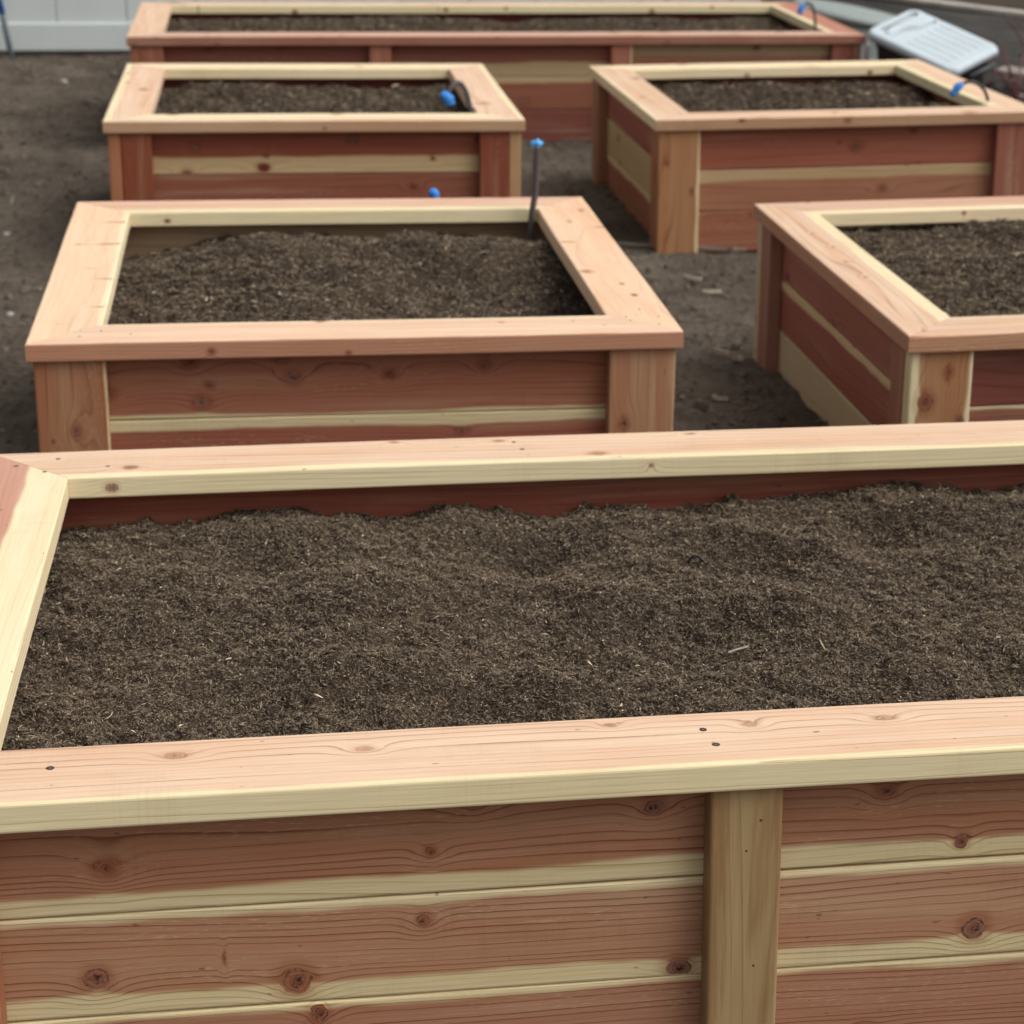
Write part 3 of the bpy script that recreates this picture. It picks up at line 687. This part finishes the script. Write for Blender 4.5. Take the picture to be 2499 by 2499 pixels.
def pebble(x, y, s, label):
    import bmesh
    bm = bmesh.new(); bmesh.ops.create_icosphere(bm, subdivisions=2, radius=s)
    for v in bm.verts: v.co *= 1 + .25 * math.sin(v.co.x * 90 / s * .02 + x * 50) * math.cos(v.co.y * 40 + y * 9); v.co.z *= .6
    me = bpy.data.meshes.new('pebble'); bm.to_mesh(me); bm.free()
    me.polygons.foreach_set('use_smooth', [True] * len(me.polygons))
    o = link('pebble', me, PEB); o.location = (x, y, ZG + float(gz(np.array([x]), np.array([y]))[0]) + s * .15 - .008)
    tag(o, label, 'pebble', 'pebbles on the dirt')
pebble(-1.675, 5.83, .013, 'light pebble on dirt left of the middle left planter box')
pebble(-2.52, 10.0, .022, 'round pale pebble on the dark tilled dirt near the fence')
pebble(-1.93, 6.75, .014, 'small pale pebble on dirt left of the second row box')

# ------------------------------------------------------------------ vinyl fence
VIN = simple('pale vinyl', (.565, .60, .585), .42, .4, .03, 3., bump=.02)
FA = .157
fr_ = empty('vinyl_fence', (-3.123, 11.065, ZG), (0, 0, FA))
tag(fr_, 'pale grey white vinyl privacy fence standing behind the back planter box', 'fence')
def box(vs, fs, x0, x1, y0, y1, z0, z1):
    b = len(vs)
    vs += [(x0, y0, z0), (x1, y0, z0), (x1, y1, z0), (x0, y1, z0), (x0, y0, z1), (x1, y0, z1), (x1, y1, z1), (x0, y1, z1)]
    fs += [tuple(b + i for i in f) for f in ((0, 3, 2, 1), (4, 5, 6, 7), (0, 1, 5, 4), (1, 2, 6, 5), (2, 3, 7, 6), (3, 0, 4, 7))]
def bevelled(name, boxes, mat, parent, w=.004, seg=2):
    import bmesh
    vs, fs = [], []
    for b in boxes: box(vs, fs, *b)
    me = mesh(name, vs, fs); bm = bmesh.new(); bm.from_mesh(me)
    bmesh.ops.bevel(bm, geom=list(bm.edges), offset=w, segments=seg, affect='EDGES', profile=.5)
    bm.to_mesh(me); bm.free()
    return link(name, me, mat, parent)
FX0, FX1 = -5.0, 4.48
bevelled('bottom_rail', [(FX0, FX1, 0, .045, .012, .158)], VIN, fr_, .006)
bevelled('top_rail', [(FX0, FX1, 0, .045, 1.62, 1.76)], VIN, fr_, .006)
pl = []
xx = .302 - .37 * 14
while xx < FX1:
    a, b = max(xx + .0035, FX0), min(xx + .37 - .0035, FX1)
    if b > a: pl.append((a, b, .018, .034, .150, 1.63))
    xx += .37
bevelled('fence_panel', pl, VIN, fr_, .005)
bevelled('panel_backing', [(FX0, FX1, .024, .029, .155, 1.62)], simple('vinyl groove', (.42, .45, .44), .5), fr_, .001, 1)
for px in (FX0 - .065, FX1 - .06, -.9 - 1.0):
    pb = bevelled('fence_post', [(px, px + .127, -.04, .087, -.05, 1.84)], VIN, fr_, .008)
    cp = bevelled('post_cap', [(px - .008, px + .135, -.048, .095, 1.841, 1.87)], VIN, pb, .010)

# ------------------------------------------------------------------ tubes, tape, pole
def tube(name, pts, rad, mat, parent=None, n=10, closed=True, radii=None):
    pts = [Vector(p) for p in pts]; vs = []; fs = []
    up = Vector((.13, .2, 1)).normalized()
    for i, p in enumerate(pts):
        d = (pts[min(i + 1, len(pts) - 1)] - pts[max(i - 1, 0)]).normalized()
        s = d.cross(up)
        if s.length < 1e-3: s = d.cross(Vector((1, 0, 0)))
        s.normalize(); q = s.cross(d); rr = radii[i] if radii else rad
        for k in range(n):
            a = 2 * math.pi * k / n; vs.append(p + s * math.cos(a) * rr + q * math.sin(a) * rr)
    for i in range(len(pts) - 1):
        for k in range(n):
            fs.append((i * n + k, i * n + (k + 1) % n, (i + 1) * n + (k + 1) % n, (i + 1) * n + k))
    fs += [tuple(range(n)), tuple((len(pts) - 1) * n + k for k in range(n))[::-1]]
    me = mesh(name, vs, fs, True); fix_normals(me)
    return link(name, me, mat, parent)
def spline(P, m=8):
    P = [Vector(p) for p in P]; out = []
    E_ = [P[0] * 2 - P[1]] + P + [P[-1] * 2 - P[-2]]
    for i in range(1, len(E_) - 2):
        a, b, c, d = E_[i - 1], E_[i], E_[i + 1], E_[i + 2]
        for k in range(m):
            t = k / m
            out.append(.5 * (2 * b + (c - a) * t + (2 * a - 5 * b + 4 * c - d) * t * t + (3 * b - a - 3 * c + d) * t ** 3))
    out.append(P[-1]); return out
POLY = simple('black poly tubing', (.028, .022, .019), .45, .45, .2, 20)
GREYT = simple('grey brown poly tubing', (.085, .066, .068), .5, .4, .15, 12)
TAPE = simple('blue tape', (.035, .22, .62), .55, .35, .18, 60)
TAPEL = simple('light blue tape', (.11, .40, .80), .55, .35, .12, 60)
def bedm(par):
    x0, y0, yaw, W, L, dz, tx, ty = par
    return Matrix.Translation((x0, y0, -H + dz)) @ Matrix.Rotation(yaw, 4, 'Z')
def wrap(name, pts, rad, parent, mat=TAPE, seed=1):
    """folded tape flag round a tube end"""
    rr_ = random.Random(seed); P = spline(pts, 4)
    return tube(name, P, rad, mat, parent, 8, radii=[rad * (rr_.uniform(.75, 1.25)) * (.55 if i in (0, len(P) - 1) else 1) for i in range(len(P))])
# upright pipe, box B
M_ = bedm(B_par)
b0 = M_ @ Vector((1.172, 1.185, -.30)); b1 = M_ @ Vector((1.158, 1.185, -.06)); b2 = M_ @ Vector((1.171, 1.180, .168))
root = empty('irrigation_pipe', (b0.x, b0.y, b0.z)); tag(root, 'upright grey brown pipe with blue taped top, rising from the middle left box corner', 'pipe')
cent = Vector(root.location)
tube('pipe', [p - cent for p in spline([b0, b1, (b1 + b2) / 2 + Vector((.004, 0, 0)), b2])], .0082, GREYT, root)
tp = [b2 + Vector((-.001, -.002, -.014)), b2 + Vector((.0, -.002, 0)), b2 + Vector((.001, -.001, .008))]
def cap_tape(base, parent, s=1.0):
    import bmesh
    bm = bmesh.new(); bmesh.ops.create_icosphere(bm, subdivisions=3, radius=.015 * s)
    for v in bm.verts:
        f = .18 * math.sin(v.co.x * 420 + 1) + .15 * math.sin(v.co.y * 510 + v.co.z * 300)
        v.co.x *= 1.12 + f; v.co.y *= 1.0 + f; v.co.z *= .85 + f * .4
    me = bpy.data.meshes.new('tape'); bm.to_mesh(me); bm.free()
    o = link('tape', me, TAPEL, parent); o.location = base
cap_tape(b2 - cent + Vector((.0, 0, .004)), root, .88)
# arcs in A, C, E
def arc(par, pts, tpts, rad, label, mat=POLY, tr=.012):
    M_ = bedm(par); P = [M_ @ Vector(p) for p in pts]; T = [M_ @ Vector(p) for p in tpts]
    root = empty('irrigation_tube', P[0]); tag(root, label, 'tube', 'bent irrigation tubes in the planter boxes')
    tube('hose', [p - P[0] for p in spline(P)], rad, mat, root)
    wrap('tape', [p - P[0] for p in T], tr, root, seed=len(label))
    return root
arc(C_par, [(1.192, .20, -.20), (1.200, .22, -.05), (1.208, .24, -.01), (1.200, .25, .035), (1.172, .25, .066), (1.137, .25, .077), (1.105, .25, .067), (1.090, .25, .056)],
    [(1.112, .249, .072), (1.095, .248, .058), (1.082, .247, .040), (1.076, .247, .028)], .0058,
    'black tube arching over the right rail of the second row right box, blue taped tip')
arc(E_par, [(2.940, .20, -.20), (2.944, .24, -.05), (2.944, .25, 0), (2.938, .25, .055), (2.925, .25, .095), (2.905, .25, .110), (2.885, .25, .100), (2.876, .25, .088)],
    [(2.887, .249, .104), (2.876, .248, .090), (2.870, .247, .070), (2.868, .247, .062)], .0055,
    'black tube curving up at the right end of the long back box, blue tip')
arc(A_par, [(1.158, .22, -.16), (1.166, .25, -.06), (1.168, .26, -.005), (1.158, .27, .045), (1.138, .27, .076), (1.118, .26, .080), (1.100, .25, .062), (1.088, .25, .040)],
    [(1.072, .25, .048), (1.085, .245, .040), (1.096, .245, .030), (1.100, .245, .010)], .0085,
    'bent grey and black tube with crumpled blue tape in the second row left box', GREYT, .017)
# wing of tape on A
M_ = bedm(A_par)
# short taped stub behind B
s0 = Vector((-.398, 5.60, ZG)); root = empty('pipe_stub', s0); tag(root, 'short pipe stub with dark blue tape behind the middle left box', 'pipe')
sh = -1.165 - ZG
tube('pipe', [(0, 0, -.05), (.002, 0, sh * .5), (0, 0, sh)], .007, GREYT, root)
wrap('tape', [(0, 0, sh - .045), (.003, 0, sh - .02), (-.006, 0, sh + .004), (-.014, 0, sh + .022)], .013, root, seed=5)
# leaning pole by the fence
root = empty('leaning_pole', (-3.035, 10.93, ZG)); tag(root, 'slim grey pole with blue upper half leaning on the vinyl fence', 'pole')
tube('shaft', [(.018, 0, -.05), (-.030, .04, .19), (-.033, .042, .215)], .015, simple('grey pole paint', (.12, .15, .17), .5), root, 12)
tube('sleeve', [(-.0335, .0425, .216), (-.20, .11, 1.05)], .0165, simple('blue pole sleeve', (.02, .12, .42), .5), root, 12)

# ------------------------------------------------------------------ plastic tote behind C
def raydir(px, py):
    f = 4986.848; cx = 1249.5 + 153.036; cy = 1249.5 - 82.784; p = .340626; ro = .0189395
    fw = Vector((0, math.cos(p), -math.sin(p))); up = Vector((0, math.sin(p), math.cos(p))); rt = Vector((1, 0, 0))
    r2 = math.cos(ro) * rt + math.sin(ro) * up; u2 = -math.sin(ro) * rt + math.cos(ro) * up
    return fw + r2 * ((px - cx) / f) - u2 * ((py - cy) / f)
Bc = Vector((1.528, 8.5, -1.206)); Rc = Vector((1.762, 8.70, -1.126)); Lc = Vector((1.195, 8.84, -1.086))
ex = (Lc - Bc); lx = ex.length; ex.normalize()
ez = ex.cross(Rc - Bc).normalized()
if ez.z < 0: ez = -ez
ey = ez.cross(ex).normalized()
if (Rc - Bc).dot(ey) < 0: ey = -ey
wy_ = (Rc - Bc).dot(ey)
mt = Matrix(((ex.x, ey.x, ez.x, Bc.x), (ex.y, ey.y, ez.y, Bc.y), (ex.z, ey.z, ez.z, Bc.z), (0, 0, 0, 1)))
LID = simple('pale grey plastic', (.50, .565, .60), .5, .35, .03, 8., bump=.02)
tot = empty('storage_tote'); tot.matrix_world = mt
tag(tot, 'black plastic tote under a tilted pale grey moulded lid with a handle', 'storage box')
import bmesh
def lid_mesh():
    nx, ny = 150, 96; xs = np.linspace(0, lx, nx); ys = np.linspace(0, wy_, ny)
    X, Y, Q = grid(xs, ys)
    rc = .05
    dx = np.minimum(X, lx - X); dy = np.minimum(Y, wy_ - Y)
    # signed distance to the rounded outline
    qx = np.maximum(rc - dx, 0); qy = np.maximum(rc - dy, 0)
    d = np.where((qx > 0) & (qy > 0), rc - np.hypot(qx, qy), np.minimum(dx, dy))
    # carry cut-out at the far end (x near lx)
    hc = np.hypot(np.maximum(np.abs(Y - wy_ * .54) - wy_ * .30, 0), (X - (lx - .047)))
    slot = hc - .021
    Z = np.zeros_like(X)
    e = .016; Z -= np.where(d < e, e - np.sqrt(np.maximum(e * e - (e - np.clip(d, 0, e)) ** 2, 0)), 0)
    # S-shaped finger ridge
    yy = Y / wy_; xr = lx - .108 - .020 * np.tanh((yy - .5) * 9)
    Z += .012 * np.exp(-((X - xr) / .012) ** 2) * (yy > .15) * (yy < .88)
    Z -= .022 * np.exp(-((X - xr + .022) / .007) ** 2) * (yy > .12) * (yy < .9)
    # long grooves inside a framed field
    inner = (X > .06) & (X < lx - .19) & (Y > .05) & (Y < wy_ - .05)
    gph = (Y - .05) / (wy_ - .10) * 5
    Z -= .0055 * inner * np.exp(-((gph - np.round(gph)) / .13) ** 2)
    Xc = X.copy(); Yc = Y.copy()
    keep = d[Q].min(1) > -.004
    hole = slot[Q].max(1) < 0
    Qk = Q[keep & ~hole]
    top = np.stack([X, Y, Z], -1); nV = len(top)
    bot = top.copy(); bot[:, 2] = -.034
    VV = np.concatenate([top, bot]); QQ = [Qk, Qk[:, ::-1] + nV]
    # side walls along boundary edges
    ed = {}
    for q in Qk:
        for i in range(4):
            a, b = int(q[i]), int(q[(i + 1) % 4]); k = (min(a, b), max(a, b)); ed.setdefault(k, []).append((a, b))
    wl = [(a, a + nV, b + nV, b) for k, v in ed.items() if len(v) == 1 for a, b in v]
    QQ.append(np.array(wl)); return np_mesh('lid', VV, np.concatenate(QQ), smooth=np.ones(sum(len(q) for q in QQ), dtype=bool))
lo_ = link('lid', lid_mesh(), LID, tot)
tube('handle_bar', [(lx - .040, wy_ * .20, -.020), (lx - .040, wy_ * .88, -.020)], .012, simple('mid grey plastic', (.36, .39, .40), .5), tot, 10)
BLK = simple('black plastic', (.012, .012, .014), .4, .4, .2, 10.)
# tapered body under the lid: stands on the ground below, so its foot follows world down
inv = mt.to_3x3().inverted(); dn = inv @ Vector((0, 0, -1))
def body():
    vs, fs = [], []; N = 32
    for lev, (h, sc_) in enumerate(((0.0, .93), (.03, .93), (.031, .90), (.36, .80))):
        for k in range(N):
            a = 2 * math.pi * k / N; c, s_ = math.cos(a), math.sin(a)
            e = 5.0; rx = abs(c) ** (2 / e) * (1 if c > 0 else -1); ry = abs(s_) ** (2 / e) * (1 if s_ > 0 else -1)
            p = Vector((lx / 2 + rx * lx / 2 * sc_, wy_ / 2 + ry * wy_ / 2 * sc_, -.0345)) + dn * h
            vs.append(p)
    for l in range(3):
        for k in range(N): fs.append((l * N + k, l * N + (k + 1) % N, (l + 1) * N + (k + 1) % N, (l + 1) * N + k))
    fs += [tuple(range(N)), tuple(3 * N + k for k in range(N))[::-1]]
    me = mesh('tote_body', vs, fs); fix_normals(me); return me
link('tote_body', body(), BLK, tot)
# latch handle on the near end
tube('latch', [(-.012, .10, -.055), (-.016, .20, -.055), (-.016, wy_ - .06, -.055)], .010, simple('dark grey latch', (.06, .06, .065), .4), tot, 8)

# grey round tub behind
TUB = simple('grey green tub plastic', (.17, .195, .185), .6, .25, .08, 6.)
def lathe(name, prof, mat, parent=None, n=48, sx=1, sy=1):
    vs, fs = [], []
    for (r_, z_) in prof:
        for k in range(n): a = 2 * math.pi * k / n; vs.append((r_ * math.cos(a) * sx, r_ * math.sin(a) * sy, z_))
    for i in range(len(prof) - 1):
        for k in range(n): fs.append((i * n + k, i * n + (k + 1) % n, (i + 1) * n + (k + 1) % n, (i + 1) * n + k))
    fs.append(tuple(range(n))[::-1]); fs.append(tuple((len(prof) - 1) * n + k for k in range(n)))
    me = mesh(name, vs, fs, True); fix_normals(me); return link(name, me, mat, parent)
tub = empty('round_tub', (1.27, 10.35, ZG)); tub.rotation_euler = (0, .16, 0)
tag(tub, 'overturned grey green round tub behind the back planter box corner', 'tub')
lathe('tub_body', [(.33, 0), (.33, .02), (.31, .03), (.29, .30), (.285, .36)], TUB, tub)
lathe('tub_rim', [(.286, .361), (.302, .366), (.302, .385), (.286, .397), (.20, .405), (.02, .41)], simple('tub light rim', (.25, .285, .27), .6, .25, .05, 6.), tub)

# grey white leg right of E
lp = empty('white_stake', (1.245, 9.06, ZG)); tag(lp, 'short pale stake standing at the right end of the long back box', 'stake')
bevelled('stake_shaft', [(-.012, .012, -.012, .012, -.03, .40)], simple('pale stake paint', (.50, .50, .49), .6), lp, .003)
bevelled('stake_tip', [(-.008, .008, -.008, .008, .401, .415)], simple('pale stake end', (.42, .42, .41), .6), lp, .002)

# ------------------------------------------------------------------ weathered timbers and brush at the upper right
WTH = NT('weathered timber')
bcw = WTH.attr('bc'); u, v, w = WTH.sep(bcw)
nn = WTH.noise(WTH.comb(WTH.M('MULTIPLY', u, 3.0), WTH.M('MULTIPLY', v, 60.0), WTH.M('MULTIPLY', w, 60.0)), 1.0, 4.0, .6)
n2 = WTH.noise(WTH.comb(WTH.M('MULTIPLY', u, 2.0), WTH.M('MULTIPLY', v, 5.0), w), 1.0, 3.0, .6)
cw = WTH.ramp(nn, [(.3, (.60, .60, .60)), (.7, (1.1, 1.1, 1.1))])
cw = WTH.mix(1.0, WTH.attr('hc', 'Color'), cw, 'MULTIPLY')
cw = WTH.mix(WTH.mr(n2, .5, .7, 0, .5), cw, (.13, .10, .08, 1))
WT = WTH.fin(cw, .85, .15, WTH.bump(nn, .5, .004))
def timber(name, p0, p1, wd, th, col, label, grp='weathered timbers in the corner', roll=0.0):
    p0, p1 = Vector(p0), Vector(p1); U = (p1 - p0); L = U.length; U.normalize()
    V = Vector((-U.y, U.x, 0)).normalized(); W3 = U.cross(V)
    if W3.z < 0: W3 = -W3
    q = Matrix.Rotation(roll, 3, U); V = q @ V; W3 = q @ W3
    o = board(name, None, (0, 0, 0), U, V, W3, L, wd, th, heart=col, sap=col, mat=WT, bow=.01, rad=.006)
    o.location = p0
    return tag(o, label, 'timber', grp)
timber('timber', (.98, 11.55, ZG), (3.0, 9.55, ZG), .13, .375, (.37, .35, .33), 'tall grey weathered timber with light top edge, running diagonally behind the tote')
timber('timber', (.98, 11.52, ZG + .377), (3.0, 9.52, ZG + .377), .10, .026, (.46, .42, .37), 'thin pale plank lying along the top of the tall grey timber')
timber('timber', (1.40, 11.55, ZG + .02), (3.9, 11.0, ZG + .10), .30, .34, (.23, .19, .15), 'broad brown weathered timber furthest back in the corner')
timber('timber', (1.90, 9.55, ZG + .18), (2.75, 8.95, ZG + .12), .16, .05, (.36, .31, .27), 'pale broken plank end resting right of the tote lid')
timber('timber', (1.96, 9.25, ZG + .10), (2.6, 8.45, ZG + .04), .14, .06, (.33, .28, .245), 'pinkish grey plank slanting down at the right edge')
STEM = simple('maroon stem', (.13, .050, .050), .5, .3, .3, 20)
LEAF = simple('dark green leaf', (.035, .075, .030), .6, .3, .35, 20)
LEAF2 = simple('brown leaf litter', (.10, .055, .04), .7, .2, .35, 20)
def bush(loc, n, h, spread, label, leafn, seed):
    rr_ = random.Random(seed); root = empty('cane_plant', loc); tag(root, label, 'plant', 'maroon caned plants in the corner')
    lv, lf = [], []
    sv = []; 
    for i in range(n):
        a = rr_.uniform(0, 6.28); d = rr_.uniform(.3, 1) * spread
        p0 = Vector((rr_.uniform(-.05, .05), rr_.uniform(-.05, .05), -.03))
        p2 = Vector((math.cos(a) * d, math.sin(a) * d, h * rr_.uniform(.5, 1)))
        p1 = (p0 + p2) / 2 + Vector((rr_.uniform(-.04, .04), rr_.uniform(-.04, .04), h * .15))
        P = spline([p0, p1, p2], 6)
        tube('cane', P, .005, STEM, root, 6, radii=[.0065 - .004 * k / len(P) for k in range(len(P))])
        for _ in range(leafn):
            c = P[rr_.randrange(2, len(P))]; c = c + Vector((rr_.gauss(0, .03), rr_.gauss(0, .03), rr_.gauss(0, .02)))
            b = Vector((rr_.gauss(0, 1), rr_.gauss(0, 1), rr_.gauss(0, .4))).normalized(); s = b.cross(Vector((0, 0, 1))).normalized()
            l = rr_.uniform(.02, .045); k0 = len(lv)
            lv += [c, c + b * l * .5 + s * l * .25 + Vector((0, 0, .004)), c + b * l, c + b * l * .5 - s * l * .25 + Vector((0, 0, .004))]; lf.append((k0, k0 + 1, k0 + 2, k0 + 3))
    o = link('leaves', mesh('leaves', lv, lf), LEAF, root)
bush((2.02, 9.30, ZG), 9, .42, .35, 'maroon canes with few green leaves standing right of the tote', 7, 3)
bush((2.15, 8.55, ZG), 8, .36, .30, 'leafier maroon caned plant at the right picture edge', 26, 4)
bush((2.22, 9.85, ZG), 9, .52, .40, 'bare maroon canes spreading over the grey timbers', 4, 5)
# litter under it
r = np.random.default_rng(5); n = 2600
FX = r.uniform(1.55, 3.3, n); FY = r.uniform(8.4, 11.2, n)
V2, Q2, A2 = fibres(FX, FY, ZG + gz(FX, FY) + r.uniform(0, .05, n), r.uniform(0, 6.28, n), .05 * np.exp(r.normal(0, .4, n)), .016 * np.exp(r.normal(0, .4, n)), r, .8)
me = np_mesh('leaf_litter', V2, Q2, attr=A2)
o = link('leaf_litter', me, fibre_mat('leaf litter', [(0.0, (.020, .018, .015)), (.5, (.05, .035, .03)), (.8, (.11, .06, .055)), (1.0, (.25, .2, .17))]))
tag(o, 'dark leaf litter under the timbers in the corner', 'leaf litter', kind='stuff')

# small dark curl of debris on the near soil
M_ = bedm(N_par)
o = tube('bark_curl', [Vector(p) for p in spline([(-.012, 0, -.004), (-.006, 0, .006), (.004, 0, .007), (.012, -.001, -.001)], 4)], .0022, simple('black bark', (.012, .011, .012), .6))
o.location = M_ @ Vector((1.125, .835, -.078)); tag(o, 'small black curl of bark on the foreground soil', 'bark')
o = sliver('twig', 0, 0, .55 + .15, .040, .0022, .002, 'pale straight twig on the foreground soil near the front rail', 'twig', None)
o.location = M_ @ Vector((1.12, .50, -.080))

# ------------------------------------------------------------------ world, sun, camera
w = bpy.data.worlds.new('World'); sc.world = w; w.use_nodes = True
nt = w.node_tree; bg = nt.nodes['Background']
sky = nt.nodes.new('ShaderNodeTexSky'); sky.sky_type = 'NISHITA'; sky.sun_disc = False
EL, AZ = math.radians(54), math.radians(108)     # azimuth clockwise from +Y
sky.sun_elevation = EL; sky.sun_rotation = AZ
sky.air_density = 1.0; sky.dust_density = 6.0; sky.ozone_density = 1.0
hs = nt.nodes.new('ShaderNodeHueSaturation'); hs.inputs['Saturation'].default_value = 0.10
nt.links.new(sky.outputs[0], hs.inputs['Color']); nt.links.new(hs.outputs[0], bg.inputs[0])
bg.inputs[1].default_value = 0.15
sd = bpy.data.lights.new('sun', 'SUN'); sd.energy = 1.1; sd.angle = math.radians(48); sd.color = (1.0, .975, .93)
so = bpy.data.objects.new('sun', sd); COL.objects.link(so)
dirv = Vector((math.sin(AZ) * math.cos(EL), math.cos(AZ) * math.cos(EL), math.sin(EL)))
so.rotation_euler = dirv.to_track_quat('Z', 'Y').to_euler(); so.location = dirv * 20

cd = bpy.data.cameras.new('camera'); cam = bpy.data.objects.new('camera', cd); COL.objects.link(cam); sc.camera = cam
cd.sensor_width = 36; cd.sensor_fit = 'HORIZONTAL'; cd.lens = 36 * 4986.848 / 2499
cd.shift_x = -153.036 / 2499; cd.shift_y = -82.784 / 2499
cd.clip_start = .05; cd.clip_end = 500
p, ro = .340626, .0189395
fw = Vector((0, math.cos(p), -math.sin(p))); up = Vector((0, math.sin(p), math.cos(p))); rt = Vector((1, 0, 0))
r2 = math.cos(ro) * rt + math.sin(ro) * up; u2 = -math.sin(ro) * rt + math.cos(ro) * up
cam.matrix_world = Matrix(((r2.x, u2.x, -fw.x, 0), (r2.y, u2.y, -fw.y, 0), (r2.z, u2.z, -fw.z, 0), (0, 0, 0, 1)))
cd.dof.use_dof = True; cd.dof.focus_distance = 2.55; cd.dof.aperture_fstop = cd.lens / 9.0
sc.view_settings.view_transform = 'Standard'; sc.view_settings.look = 'None'
sc.view_settings.exposure = 0.08; sc.view_settings.gamma = 1.0
